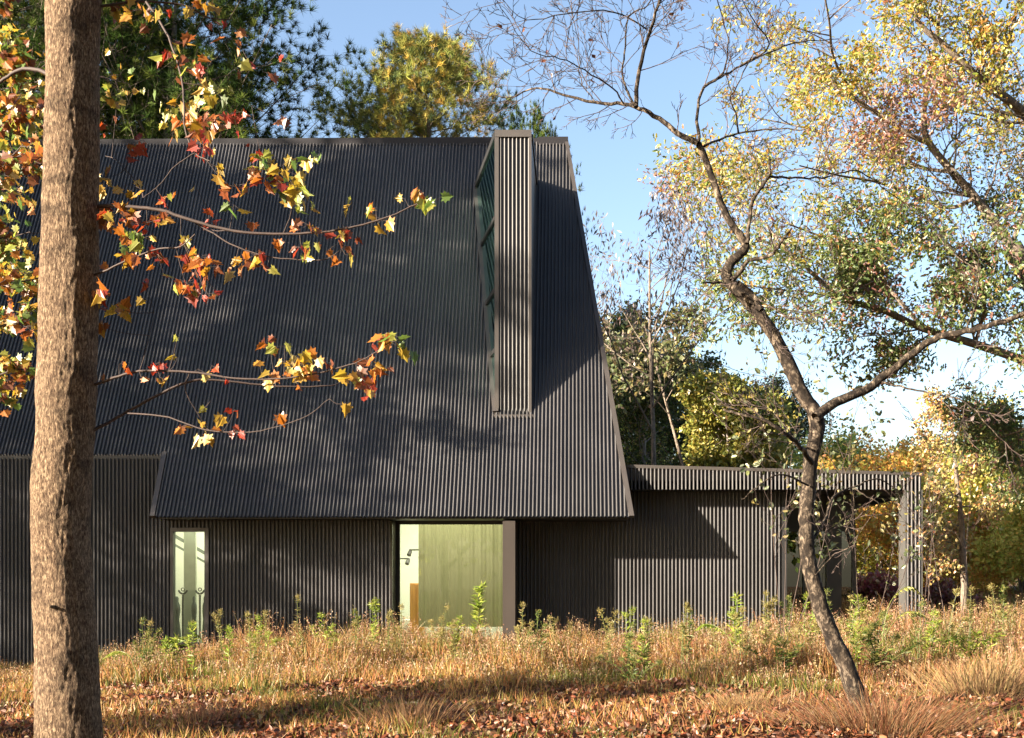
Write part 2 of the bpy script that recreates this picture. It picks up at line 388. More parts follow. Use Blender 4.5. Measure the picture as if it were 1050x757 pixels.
# interior rooms (seen through the panes)
mb = MB()
mb.box(-9.9, -9.8, 27.5, 31.6, -1.75, 2.0); mb.box(-9.8, -6.0, 31.5, 31.6, -1.75, 2.0); mb.box(-6.0, -5.9, 27.5, 31.6, -1.75, 2.0)
mb.box(-9.8, -6.0, 27.5, 31.5, 1.9, 2.0)
mb.box(-5.3, -5.2, 28.1, 33, -1.75, 2.3); mb.box(-5.2, -.7, 32.9, 33, -1.75, 2.3); mb.box(-.8, -.7, 28.1, 32.9, -1.75, 2.3)
mb.box(-5.2, -.8, 28.08, 32.9, 2.2, 2.3)
mb.box(-4.62, -4.32, 31.0, 31.06, -1.7, .55)
mb.build('interior_wall', M['white'], house)
mb = MB(); mb.box(-9.9, -5.9, 27.5, 31.6, -1.85, -1.76); mb.box(-5.3, -.7, 28.1, 33, -1.85, -1.72)
mb.build('interior_floor', M['floor'], house)
mb = MB(); mb.box(-8.83, -8.56, 29.2, 29.3, -1.75, 1.9); mb.build('interior_column', M['pale'], house)

mb = MB(); mb.box(-9.9, -5.9, 27.42, 27.5, 1.07, 2.0); mb.box(-5.3, -.7, 27.96, 28.08, ZE-.045, 2.3)
mb.build('window_head', M['dark'], house)
# curtain, pleated
mb = MB(); xs_ = np.linspace(-3.50, -1.02, 120); yy = 28.9 + .012*np.sin(xs_*26) + .008*np.sin(xs_*71+1)
v = [(x, y, -1.26) for x, y in zip(xs_, yy)] + [(x, y, 1.9) for x, y in zip(xs_, yy)]
mb.add(v, [(i, i+1, 121+i-0, 120+i) for i in range(119)], (.43, .41, .24))
tag(mb.build('curtain', M['olive'], smooth=True), 'olive green curtain hanging behind the wide picture window', 'curtain')
t = thing('cabinet', (-4.0, 30.5, -1.72), 'tall orange timber cabinet beside the olive curtain inside the house', 'cabinet')
mb = MB(); mb.box(-3.86, -3.56, 30.2, 30.6, -1.72, -.3); mb.build('carcass', M['wood'], t)
mb = MB(); mb.box(-3.85, -3.72, 30.18, 30.2, -1.68, -.33); mb.build('door', M['wood'], t)
mb = MB(); mb.box(-3.70, -3.57, 30.18, 30.2, -1.68, -.33); mb.build('door', M['wood'], t); reparent(t)
mb = MB(); mb.box(-4.3, -1.3, 31.2, 31.9, -1.72, -1.2); tag(mb.build('low_bench', M['white']), 'long white bench behind the bottom of the olive curtain', 'bench')
def spot(x, y, z, r, label):
    t = thing('spotlight', (x, y, z), label, 'spotlight', 'black spotlights in the picture window room')
    m = MB(); m.bar((x-.02, y, z), (x+.3*(1 if r == 0 else -1), y, z), .03, .03); m.build('arm', M['grey'], t)
    m = MB(); m.tube([(x, y, z+.01), (x-.01, y-.02, z-.05), (x-.03, y-.07, z-.12)], [.03, .045, .05], 10, cap=True); m.build('lamp_head', M['dark'], t); reparent(t)
spot(*P(421, 564, 29.0), 0, 'black spotlight on a short arm, the higher one beside the curtain edge')
spot(*P(419, 573, 29.6), 1, 'black spotlight on a short arm, the lower one above the timber cabinet')
# cross bars and stands in the small room
t = thing('stair_railing', (-8.7, 30, .5), 'grey slanting handrail crossing the top of the narrow window', 'railing')
for k, dz in enumerate((0, .21)):
    m = MB(); m.bar((-9.79, 30.6, 1.0-dz), (-7.6, 30.6, -.25-dz), .05, .05 if k else .075); m.build('rail', M['stand'], t)
m = MB()
for q in range(5): m.bar((-9.4+q*.6, 30.64, .97-q*.225), (-9.4+q*.6, 30.64, -.9-q*.1), .03, .03, (0, 1, 0))
reparent(t)
for k, px in enumerate((187.5, 205.0)):
    y = 28.3; c = P(px, 606, y)
    t = thing('coat_stand', (c[0], y, -1.75), ['slim stand with a crescent shaped head, nearer the left frame of the narrow window', 'slim stand with a crescent shaped head, nearer the right frame of the narrow window'][k], 'stand', 'stands in the narrow window')
    m = MB(); m.tube([(c[0], y, -1.74), (c[0], y, c[2]-.08)], [.022, .022], 8); m.tube([(c[0], y, -1.75), (c[0], y, -1.72)], [.15, .13], 12, cap=True); m.build('pole', M['stand'], t)
    m = MB(); a = np.linspace(PI*1.02, PI*1.98, 12); m.tube([(c[0]+.09*math.cos(q), y, c[2]+.03+.09*math.sin(q)) for q in a], [.008]+[.022]*10+[.008], 6)
    m.tube([(c[0]+.035*math.cos(q), y, c[2]+.03+.035*math.sin(q)) for q in np.linspace(0, 2*PI, 12)], .012, 5); m.build('crescent_hook', M['stand'], t)
    reparent(t)
for k, (px, w_) in enumerate(((181, .11), (199, .08), (210, .07))):
    y = 29.0; c = P(px, 640, y); m = MB()
    m.tube([(c[0], y, c[2]+z_) for z_ in (-.45, -.2, .1, .3, .42, .50, .58, .62)], [w_, w_*.9, w_*.55, w_*.8, w_*.75, w_*.4, w_*.45, .02], 10, cap=True)
    tag(m.build('vase', M['stand'], smooth=True), ['tall dark vase nearest the left frame of the narrow window', 'dark vase between the two crescent headed stands', 'small dark vase nearest the right frame of the narrow window'][k], 'vase', 'dark vases in the narrow window')

# side wing: fascia, column, roof, glazing
YF = 27.37; ZFB = 1.708
def ftop(x): return 2.232 - (x - 1.2)*.0262
mb = MB(); ribbed_wall(mb, .75, 7.31, ZFB, 0, YF, zf=lambda x: ftop(x)-.07); fas = mb.build('fascia', M['clad'], house)
mb = MB(); mb.prism([(.75, YF-.05, ftop(.75)-.07), (7.34, YF-.05, ftop(7.34)-.07), (7.34, YF-.05, ftop(7.34)), (.75, YF-.05, ftop(.75))], (0, .16, 0))
mb.prism([(7.24, YF+.11, ftop(7.34)-.07), (7.34, YF+.11, ftop(7.34)-.07), (7.34, YF+.11, ftop(7.34)), (7.24, YF+.11, ftop(7.34))], (0, 6.8, 0))
mb.build('parapet_cap', M['trim'], house)
mb = MB(); mb.box(.75, 7.24, YF+.0, YF+.06, ZFB-.012, 1.9); mb.box(.9, 7.24, YF+.065, 34.2, ZFB+.0, 1.95); mb.box(1.12, 4.4, 27.93, 27.96, 1.55, 1.72)
mb.build('flat_roof', M['dark'], house)
mb = MB()          # right side beam, ribbed outside
mb.box(7.20, 7.27, YF+.07, 34.2, 1.60, 2.0)
n_ = int((34.2-27.9)/PITCH)
for k in range(n_): mb.box(7.27, 7.31, 27.45+k*PITCH, 27.45+k*PITCH+.045, 1.60, 2.0)
mb.build('side_beam', M['clad'], house)
mb = MB(); seg = rib_xs(6.995, 7.30)
ribbed_wall(mb, 6.995, 7.30, -2.2, ZFB, YF)
col = mb.build('column', M['clad'], house)
mb = MB(); mb.box(6.955, 6.993, YF-.03, 27.86, -2.2, ZFB-.01); mb.box(7.302, 7.33, YF-.03, 27.86, -2.2, ZFB-.01); mb.box(6.993, 7.302, YF+.02, 27.86, -2.2, ZFB-.02)
mb.build('column_trim', M['grey'], col)
mb = MB(); mb.box(4.448, 4.55, 27.86, 29.0, -2.2, 1.70); mb.box(4.55, 6.27, 29.0, 29.1, .87, 1.70); mb.box(5.61, 5.93, 28.9, 29.1, -2.2, 1.70); mb.box(6.19, 6.28, 28.95, 29.1, -2.2, .87)
mb.box(4.4, 6.28, 33.9, 34.0, -2.2, 1.7); mb.box(4.4, 6.27, 29.12, 33.9, -1.6, -1.5)
mb.build('entrance_frame', M['dark'], house)
for a, b in ((4.55, 5.08), (5.11, 5.61), (5.93, 6.19)):
    f = MB(); f.box(a, a+.03, 28.99, 29.05, -2.0, .87); f.box(a+.03, b, 28.99, 29.05, -1.55, -1.49); fo = f.build('glazed_door', M['dark'], house)
    g = MB(); g.box(a+.03, b, 29.02, 29.026, -1.49, .87); g.build('pane', M['glass_dark'], fo)
g = MB(); g.box(6.24, 6.246, 29.1, 33.9, -1.5, 1.7); g.build('side_glazing', M['glass_dark'], house)

# dormer
YD = 27.93; ZDT = 9.43; DX0 = -1.72; DX1 = -.945; ZDB = 3.37
dorm = bpy.data.objects.new('dormer', None); C.objects.link(dorm); dorm.parent = house; dorm['label'] = 'tall narrow dormer with ribbed front and glazed side'
bl = np.array((-2.41, ybank(9.30), 9.30)); br = np.array((DX1, ybank(ZDT), ZDT))
mb = MB(); 
xs_ = rib_xs(DX0+.07, DX1-.06, .0865, .042); n = len(xs_)
mb.add([(x, YD-d, ZDB-.02) for x, d in xs_] + [(x, YD-d, ZDT-.10) for x, d in xs_], [(i, i+1, n+i+1, n+i) for i in range(n-1)])
mb.build('ribbed_front', M['clad'], dorm)
mb = MB()
mb.box(DX0-.02, DX0+.07, YD-.06, YD+.08, ZDB-.02, ZDT-.1); mb.box(DX1-.06, DX1+.0, YD-.06, YD+.08, ZDB-.02, ZDT-.1)
mb.box(DX0-.02, DX1+.0, YD-.07, YD+.1, ZDT-.1, ZDT+.05)
mb.box(DX0-.07, DX1+.05, YD-.10, YD+.02, ZDB-.10, ZDB-.02)
mb.build('dormer_trim', M['trim'], dorm)
mb = MB()   # roof of the dormer and its right cheek
mb.add([(DX0, YD+.1, ZDT+.05), (DX1, YD+.1, ZDT+.05), br+(0,.1,.05), bl+(0,.1,.12), (DX0, YD+.1, ZDT-.1), (DX1, YD+.1, ZDT-.1), br+(0,.1,-.1), bl+(0,.1,-.06)],
       [(0,1,2,3), (7,6,5,4), (0,4,5,1), (1,5,6,2), (3,2,6,7), (0,3,7,4)])
mb.build('dormer_roof', M['cap'], dorm)
mb = MB(); mb.prism([(DX1-.02, YD+.08, ZDB-.1), (DX1-.02, YD+.08, ZDT-.1), br+(-.02, .05, -.1)], (.018, 0, 0))
mb.prism([(DX1-.02, YD+.06, ZDT-.1), br+(-.02,0,-.1), br+(-.02,.0,.0), (DX1-.02, YD+.06, ZDT+.0)], (.05, 0, 0)); mb.build('cheek', M['trim'], dorm)
# glazed left side: plane through the front left edge and bl
d = bl - np.array((DX0, YD, ZDT)); dh = np.array((d[0], d[1], 0)); dh /= np.linalg.norm(dh); nn = np.array((dh[1], -dh[0], 0)); nn = nn if nn[0] < 0 else -nn
A0 = np.array((DX0, YD, ZDB)); A1 = np.array((DX0, YD+0, ZDT-.05))
mb = MB(); mb.prism([A0+nn*.0, A1, bl+(0,0,-.05)], -nn*.008); mb.build('side_pane', M['glass_teal'], dorm)
mb = MB(); rd = (bl-A0)/np.linalg.norm(bl-A0)
mb.bar(A0 + nrm*.03, bl + nrm*.03, .13, .17, nrm); mb.build('side_frame', M['trim'], dorm)
mb = MB(); mb.bar(A1+nn*.01, bl+nn*.01+(0,0,-.02), .06, .13)
mb.build('head_rail', M['dark'], dorm)
for zz in (7.6, 6.05, 4.75):
    q = A0 + (bl-A0)*((zz-ZDB)/(bl[2]-ZDB)); a = np.array((DX0, YD, zz)); m = MB(); m.bar(a+nn*.012, a+(q-a)*.93+nn*.012, .05, .09); m.build('mullion', M['dark'], dorm)
mb = MB(); mb.prism([A0+(.2,.15,.3), A1+(.25,.15,-.2), bl+(.35,0,-.3)], (0.0, .01, 0)); 
reparent(dorm); reparent(house)
# room lamps behind the two windows (the photo shows both rooms lit)
def area(name, loc, w, h, e, col=(1, .95, .86)):
    l = bpy.data.lights.new(name, 'AREA'); l.shape = 'RECTANGLE'; l.size = w; l.size_y = h; l.energy = e; l.color = col
    o = bpy.data.objects.new(name, l); C.objects.link(o); o.location = loc; return o
tag(area('ceiling_lamp', (-2.9, 30.0, 2.15), 2.5, 2.5, 85), 'warm ceiling light of the picture window room', 'ceiling light', 'room ceiling lights')
tag(area('ceiling_lamp', (-8.0, 29.6, 1.85), 2.2, 2.2, 50), 'warm ceiling light of the narrow window room', 'ceiling light', 'room ceiling lights')

# ------------------------------------------------------------------ plants toolkit
def pal(rng, n, cols, w=None, jit=.18):
    cols = np.array(cols, float); k = rng.choice(len(cols), n, p=None if w is None else np.array(w)/sum(w))
    return cols[k] * (1 + rng.uniform(-jit, jit, (n, 1))) * (1 + rng.uniform(-.08, .08, (n, 3)))
def smooth_path(pts, sub=5, jit=0., rng=None):
    p = np.array(pts, float); n = len(p)
    if n < 3: t = np.linspace(0, 1, sub+1)[:, None]; q = p[0]*(1-t) + p[-1]*t
    else:
        e = np.vstack([2*p[0]-p[1], p, 2*p[-1]-p[-2]]); q = []
        for i in range(1, n):
            for t in np.linspace(0, 1, sub, endpoint=False):
                a, b, c, d_ = e[i-1], e[i], e[i+1], e[i+2]
                q.append(.5*((2*b) + (-a+c)*t + (2*a-5*b+4*c-d_)*t*t + (-a+3*b-3*c+d_)*t**3))
        q.append(p[-1]); q = np.array(q)
    if jit and rng is not None: q[1:-1] += rng.normal(0, jit, (len(q)-2, 3))
    return q
def perp(rng, d, ang):
    r = rng.normal(size=3); r -= d*(r@d); r /= np.linalg.norm(r)+1e-9
    return d*math.cos(ang) + r*math.sin(ang)
def grow(mb, p, d, L, r, lvl, rng, Q, tips, mat=0):
    """one wandering, tapering limb and its children; Q is a dict of lists per level"""
    n = Q['seg'][lvl]; pts = [np.array(p, float)]; d = np.array(d, float); d /= np.linalg.norm(d); dirs = [d]
    for k in range(n):
        d = d + rng.normal(0, Q['wob'][lvl], 3) + np.array((0, 0, Q['up'][lvl])); d /= np.linalg.norm(d)
        pts.append(pts[-1] + d*L/n); dirs.append(d)
    pts = np.array(pts); tt = np.linspace(0, 1, n+1); rad = r*(1 - (1-Q['tip'][lvl])*tt)
    if r > Q.get('minr', 0): mb.tube(pts, rad, Q['sides'][lvl], mat=mat)
    last = lvl == len(Q['seg'])-1
    if lvl >= Q['leaf_from']:
        s0 = Q.get('leaf_start', .3); k = Q['leaf_pts'][lvl]
        for t in np.linspace(s0, 1, k): 
            f = t*n; i = min(int(f), n-1); tips.append((pts[i] + (pts[i+1]-pts[i])*(f-i), dirs[i], t))
    if last: return
    nc = Q['nc'][lvl]; nc = int(round(nc * rng.uniform(.85, 1.15)))
    for k in range(nc):
        t = Q['t0'][lvl] + (1-Q['t0'][lvl])*((k + rng.uniform(.1, .9))/nc); f = t*n; i = min(int(f), n-1)
        q = pts[i] + (pts[i+1]-pts[i])*(f-i); a = Q['ang'][lvl]*rng.uniform(.75, 1.25)
        dd = perp(rng, dirs[i], a)
        if Q.get('flat') and lvl == 0: dd[2] = dd[2]*Q['flat'] + Q.get('lift', 0)
        if 'taper' in Q: ll = L*Q['lr'][lvl]*Q['taper'](t, lvl)
        else: ll = L*Q['lr'][lvl]*(1.1 - .6*t)
        grow(mb, q, dd, ll*rng.uniform(.8, 1.2), max(rad[i]*Q['rr'][lvl]*rng.uniform(.8, 1.1), .004), lvl+1, rng, Q, tips, mat)

def leaf_cloud(mb, tips, rng, per, sig, size, colf, tmpl=LEAF, droop=-.3, mat=0, szv=.3):
    p = np.array([t[0] for t in tips]); ax = np.array([t[1] for t in tips])
    p = np.repeat(p, per, axis=0); ax = np.repeat(ax, per, axis=0)
    p = p + rng.normal(0, sig, p.shape); ax = ax*.6 + np.array((0, 0, droop))
    s = size*rng.uniform(1-szv, 1+szv, len(p))
    mb.scatter(tmpl[0], tmpl[1], p, s, ax, colf(p, rng), rng, mat, spread=.7)

def copy_thing(root, loc, rotz, sc, label, name=None):
    r = root.copy(); C.objects.link(r); r.location = loc; r.rotation_euler = (0, 0, rotz); r.scale = (sc, sc, sc) if np.isscalar(sc) else sc; r['label'] = label
    for ch in root.children:
        c = ch.copy(); C.objects.link(c); c.parent = r
    return r

# colour palettes (linear)
YEL = (.62, .42, .05); GOLD = (.55, .30, .03); ORA = (.60, .20, .025); RED = (.42, .045, .02); RUST = (.30, .09, .03); YG = (.42, .44, .07); GRN = (.16, .26, .045); PALE = (.70, .56, .22); BRN = (.24, .12, .06)
OLV = (.22, .22, .05); PNK = (.52, .24, .19); DGR = (.055, .085, .03)

# ---- broadleaf tree factory (built at origin so that it can be copied)
def broadleaf(name, rng, H, trunk_h, R, bark, colf, nl=9, per=9, leaf=.14, label='', cat='tree', group=None, lean=(0,0), r0=None, loc=(0,0,0), tmpl=LEAF, sig=.22, dens=(7, 6), droop=-.3, leafmat_='leaf', up=(.02,.05,.04,.02), start=.42):
    t = thing(name, (0, 0, 0), label, cat, group)
    mb = MB(); tips = []
    Q = dict(seg=[8, 6, 5, 3], wob=[.05, .13, .2, .25], up=list(up), tip=[.25, .2, .25, .3], sides=[9, 6, 4, 3], nc=[nl, dens[0], dens[1]], t0=[start, .25, .2], ang=[.95, .8, .8],
             lr=[R/H*1.15, .55, .5], rr=[.45, .5, .5], leaf_from=2, leaf_pts=[0, 0, 3, 3], leaf_start=.3,
             taper=lambda u, l: (1.15 - .75*u) if l else (.45 + 1.1*math.sin(PI*min(1, .15+.8*u))*.65))
    r0 = r0 or H*.016
    grow(mb, (0, 0, -.3), (lean[0], lean[1], 1), H, r0, 0, rng, Q, tips)
    mb.build('trunk', M[bark], t, smooth=True)
    lb = MB(); leaf_cloud(lb, tips, rng, per, sig, leaf, colf, tmpl, droop)
    lb.build('crown', M[leafmat_], t)
    t.location = loc; return t

def cf(cols, w=None, jit=.2): return lambda p, rng: pal(rng, len(p), cols, w, jit)

# ---- pine factory
def pine(name, rng, H, R, colf, label, group, loc, crown0=.35, n1=46, needles=9, nl=.24, n2=10):
    t = thing(name, (0, 0, 0), label, 'pine tree', group); mb = MB(); tips = []
    Q = dict(seg=[10, 6, 3], wob=[.02, .1, .22], up=[.02, .05, .08], tip=[.12, .2, .3], sides=[9, 5, 3], nc=[n1, n2], t0=[crown0, .25], ang=[1.3, .75], lr=[R/H, .36], rr=[.28, .45],
             leaf_from=1, leaf_pts=[0, 4, 4], leaf_start=.35, taper=lambda u, l: (1.1-.5*u) if l else (.35 + .95*math.sin(PI*min(1., (u-crown0)/(1-crown0)*.72+.28))))
    grow(mb, (0, 0, -.3), (.02, .01, 1), H, H*.014, 0, rng, Q, tips)
    mb.build('trunk', M['bark_oak'], t, smooth=True)
    p = np.array([q[0] for q in tips]); ax = np.array([q[1] for q in tips])
    p = p + rng.normal(0, .10, p.shape); cols = colf(p, rng)
    p = np.repeat(p, needles*3, 0); ax = np.repeat(ax, needles*3, 0); cols = np.repeat(cols, needles*3, 0)*rng.uniform(.75, 1.25, (len(p), 1))
    lb = MB(); nd = ([(0, .034, 0), (0, -.034, 0), (1, 0, 0)], [(0, 1, 2)])
    lb.scatter(nd[0], nd[1], p + rng.normal(0, .02, p.shape), nl*rng.uniform(.7, 1.2, len(p)), ax*.8 + (0, 0, .3), cols, rng, 0, spread=.8)
    lb.build('crown', M['needle'], t); t.location = loc; return t

# ------------------------------------------------------------------ background trees
r = np.random.default_rng(11)
pine_g = [(.09, .15, .035), (.06, .10, .03), (.18, .22, .05), (.045, .07, .02)]
def pine_lit(p, rng):
    c = pal(rng, len(p), [(.46, .48, .13), (.32, .38, .11), (.18, .24, .09)], [4, 3, 2])
    top = (p[:, 2] > 11.5) & (np.abs(p[:, 0] - .3) < 2.1) & (rng.random(len(p)) < .5)
    c[top] = pal(rng, top.sum(), [(.80, .58, .14), (.62, .56, .14), (.48, .48, .12), (.75, .46, .13)], [4, 3, 3, 1]); return c
def at(px, Y): return ((px - CX)/F*Y, Y, float(gz((px-CX)/F*Y, Y)))
pine('pine_tree', r, 19.8, 3.4, pine_lit, 'yellow topped pine tree rising behind the middle of the ridge', 'pines behind the house', at(438, 44), crown0=.52, n1=120, needles=11, nl=.26)
pd = pine('pine_tree', r, 23.5, 5.2, cf(pine_g), 'dense dark green pine tree standing behind the left half of the roof', 'pines behind the house', at(150, 42), crown0=.38, n1=85, needles=12, nl=.28, n2=15)
copy_thing(pd, at(200, 47), 2.6, (.8, .8, .86), 'dark green pine tree whose crown slopes down to the middle of the ridge')
copy_thing(pd, at(95, 45), 1.9, 1.08, 'dark green pine tree behind the big foreground trunk')
copy_thing(pd, at(5, 41), 4.1, .98, 'dark green pine tree at the left edge behind the yellow maple')
copy_thing(pd, at(105, 50), 3.1, 1.12, 'dark green pine tree farthest back behind the left half of the roof')
copy_thing(pd, at(545, 60), .7, (.42, .42, .945), 'small dark pine top peeping over the ridge beside the dormer')
broadleaf('golden_tree', r, 17.3, 6, 2.6, 'bark_oak', cf([YEL, YG]), label='yellow tree top just showing over the ridge left of the yellow topped pine', loc=at(352, 50), nl=9, per=6, leaf=.2)

# pod tree: bare with hanging grey-pink pods
def pods(p, rng): return pal(rng, len(p), [(.22, .17, .15), (.28, .21, .19), (.13, .09, .08), (.26, .14, .10)], [4, 3, 2, 2])
broadleaf('pod_tree', r, 12.0, 6, 4.4, 'bark_oak', pods, label='nearly bare pale grey tree with hanging brown pods just right of the roof', loc=at(668, 39), nl=13, per=2, leaf=.19, droop=-1.8, tmpl=([(0,0,0),(.5,.13,0),(1,0,0),(.5,-.13,0)], [(0,1,2,3)]), sig=.14, start=.5, r0=.11)
broadleaf('pod_tree', r, 10.4, 5, 2.6, 'bark_oak', cf([(.26,.20,.14), (.22,.26,.10), (.40,.34,.12), (.16,.20,.08)]), label='thin grey tree with sparse pink brown leaves behind the bare forked tree', loc=at(722, 42), nl=8, per=2, leaf=.2, sig=.18, droop=-.8, start=.62, r0=.09)
def cedar(p, rng): return pal(rng, len(p), [(.12, .17, .06), (.07, .10, .05), (.22, .25, .08), (.24, .19, .11), (.17, .21, .14)], [5, 3, 3, 1, 2])
cd = broadleaf('cedar_tree', r, 9.4, 1.5, 2.9, 'bark_grey', cedar, label='dark green cedar against the right rake of the roof', group='cedars behind the side wing', loc=at(655, 62), nl=26, per=9, leaf=.13, sig=.20, start=.10, dens=(7, 6), leafmat_='needle')
cd.scale = (1.15,)*3
copy_thing(cd, at(704, 66), 2., 1.05, 'dark green cedar behind the middle of the side wing fascia')
copy_thing(cd, at(612, 64), 4., 1.4, 'tallest dark green cedar half hidden by the roof')
copy_thing(cd, at(675, 74), 4.6, 1.35, 'dark green cedar farthest back right of the roof')
copy_thing(cd, at(745, 72), 5.2, 1.1, 'dark green cedar behind the yellow green tree')
copy_thing(cd, at(772, 70), 1.2, 1.1, 'low dark green cedar behind the forked tree')
broadleaf('yellow_green_tree', r, 7.2, 2, 1.9, 'bark_grey', cf([(.50,.50,.09), (.32,.37,.08), (.62,.50,.10)]), label='yellow green tree behind the side wing left of the bare forked tree', loc=at(750, 44), nl=17, per=12, leaf=.17, sig=.2, start=.2)
def aut(cols, w=None): return cf(cols, w, .25)
fa = broadleaf('autumn_tree', r, 4.9, 1.2, 3.0, 'bark_grey', aut([(.62,.62,.14), (.72,.62,.16), (.42,.48,.10), (.75,.48,.12)], [4, 3, 3, 1]), label='yellow green tree in the woods at the right edge', group='autumn trees in the woods', loc=at(1045, 46), nl=20, per=9, leaf=.17, sig=.26, start=.12, leafmat_='leaf_wood')
fb = broadleaf('autumn_tree', r, 4.3, 1.2, 2.8, 'bark_grey', aut([(.78,.42,.10), (.75,.56,.12), (.60,.26,.10), (.50,.52,.12)], [4, 3, 1, 2]), label='orange tree in the woods seen under the flat roof beside the column', group='autumn trees in the woods', loc=at(905, 51), nl=20, per=9, leaf=.15, sig=.24, start=.08, leafmat_='leaf_wood')
fc = broadleaf('autumn_tree', r, 5.6, 1.4, 2.9, 'bark_grey', aut([(.42,.50,.12), (.60,.60,.14), (.26,.36,.10)], [4, 3, 3]), label='green tree in the woods left of the column, seen under the flat roof', group='autumn trees in the woods', loc=at(878, 55), nl=20, per=9, leaf=.18, sig=.26, start=.1, leafmat_='leaf_wood')
for q, (s, px, Y, rz, sc, lb) in enumerate([
    (fa, 985, 52, 2., .8, 'yellow green tree in the woods right behind the slender grey trunk'), (fa, 1085, 42, 1., .72, 'yellow green tree in the woods just beyond the right edge'), (fc, 955, 54, 1., .75, 'green tree in the woods right of the column'),
    (fa, 930, 53, 3., .85, 'yellow green tree in the woods directly behind the column'), (fb, 975, 50, 2.4, .6, 'small orange tree low in the woods left of the slender grey trunk'), (fb, 1050, 50, .4, .8, 'orange tree farthest back in the woods at the right'),
    (fc, 1020, 53, 5., .72, 'green tree farthest back in the woods between column and right edge'), (fa, 855, 70, 4.4, .8, 'yellow green tree hidden behind the entrance glazing'), (fb, 1015, 47, 5.1, .6, 'low orange tree nearest the house right of the slender grey trunk'),
    (fc, 1075, 78, 2.2, .95, 'tall green tree deep in the woods at the right edge')]):
    copy_thing(s, at(px, Y), rz, sc, lb)
for k, (px, Y, sc) in enumerate([(870, 62, .8), (915, 66, .85), (950, 60, .75), (1000, 63, .8), (1030, 68, .85), (1065, 60, .8), (895, 74, .9), (980, 76, .9)]):
    copy_thing([fa, fc][k % 2], at(px, Y), k*1.3, sc, 'yellow green tree far back in the woods, one of many merging together')['group'] = 'distant autumn trees'
broadleaf('purple_shrub', r, .75, .2, .6, 'bark_grey', cf([(.60,.12,.12), (.45,.10,.08), (.70,.35,.14)]), label='purple red shrub seen between entrance and column', cat='shrub', loc=at(893, 38), nl=16, per=8, leaf=.14, sig=.16, start=.08)
broadleaf('purple_shrub', r, .6, .2, .5, 'bark_grey', cf([(.40,.10,.07), (.26,.06,.05), (.44,.22,.10)]), label='low red shrub right of the column', cat='shrub', loc=at(968, 36), nl=16, per=8, leaf=.13, sig=.16, start=.08)

# slender tree at the right
r = np.random.default_rng(21)
t = thing('slender_tree', at(988, 30), 'slender grey trunked tree with orange yellow leaf layers right of the column', 'tree')
mb = MB(); tips = []; YS = 30
tp = smooth_path([P(988, 650, YS), P(989, 600, YS), P(987, 560, YS), P(984, 520, YS), P(980, 480, YS), P(976, 440, YS), P(972, 405, YS)], 4, .01, r)
mb.tube(tp, np.linspace(.10, .02, len(tp)), 8)
Qs = dict(seg=[5, 4, 3], wob=[.1, .2, .2], up=[.03, .02, 0], tip=[.2, .3, .3], sides=[5, 4, 3], nc=[7, 5], t0=[.2, .2], ang=[.75, .7], lr=[.5, .45], rr=[.5, .5], leaf_from=1, leaf_pts=[0, 3, 3])
for k in range(15):
    i = 5 + int(k*1.25); i = min(i, len(tp)-2); a = r.uniform(0, 2*PI)
    grow(mb, tp[i], (math.cos(a), math.sin(a), .25), r.uniform(.7, 1.25)*(1.15 - .4*k/15), .022, 0, r, Qs, tips)
mb.build('trunk', M['bark_oak'], t, smooth=True)
lb = MB(); leaf_cloud(lb, tips, r, 3, .09, .085, cf([(.70,.32,.10), (.75,.55,.18), (.62,.58,.18), (.66,.30,.14)], [2, 4, 3, 1])); lb.build('crown', M['leaf'], t); reparent(t)

# ------------------------------------------------------------------ oak at the right
r = np.random.default_rng(31); YO = 21.0
t = thing('oak_tree', (P(1120, 0, YO)[0], YO, -1.3), 'large spreading oak with yellow green and orange leaves reaching in from the right', 'oak tree')
mb = MB(); tips = []
def PL(lst, Y0, amp, rng, sub=5, jit=.0):
    n = len(lst); ph = rng.uniform(0, 6); dz = amp*np.sin(np.linspace(0, 2.2, n) + ph) - amp*math.sin(ph)
    return smooth_path([P(x, y, Y0 + d_) for (x, y), d_ in zip(lst, dz)], sub, jit, rng)
base = P(1125, 640, YO); trunkp = smooth_path([(base[0], YO, -1.6), P(1122, 560, YO), P(1118, 480, YO), P(1108, 410, YO), P(1085, 340, YO), P(1037, 252, YO)], 6)
mb.tube(trunkp, np.linspace(.42, .16, len(trunkp)), 12)
limbs = [([(1037,252),(1000,203),(977,177),(953,147),(947,123),(952,80),(962,25),(968,-50)], .15, .05, .8),
         ([(953,147),(930,137),(905,120),(877,103),(850,85),(815,60),(790,38)], .09, .025, -1.5),
         ([(1100,392),(1050,370),(1000,353),(947,337),(905,318),(867,307),(838,285),(808,258),(775,245)], .16, .03, 1.),
         ([(1118,470),(1150,300),(1110,180),(1050,117),(1020,92),(1000,77),(970,48),(940,20),(925,-30)], .2, .05, -1.5),
         ([(1000,203),(973,213),(935,200),(900,187),(860,180),(820,170)], .07, .02, 1.5),
         ([(947,337),(915,300),(890,270),(860,250),(830,238),(800,227)], .07, .02, -1.2),
         ([(1020,92),(1035,40),(1050,-20)], .08, .04, 1.), ([(1037,252),(1060,190),(1065,140),(1040,60)], .08, .03, 2.),
         ([(977,177),(945,172),(905,160),(865,145),(820,130),(770,120)], .06, .02, 2.4), ([(1000,353),(1010,310),(1000,270),(985,250)], .06, .02, 1.6),
         ([(962,25),(930,0),(900,-20)], .06, .03, 1.), ([(1100,392),(1080,420),(1050,440),(1020,450)], .06, .02, -.6),
         ([(867,307),(830,300),(790,296),(745,290)], .035, .012, 1.5), ([(877,103),(855,60),(850,20),(840,-30)], .05, .02, 1.2), ([(808,258),(770,215),(735,190),(705,170)], .035, .012, 1.8)]
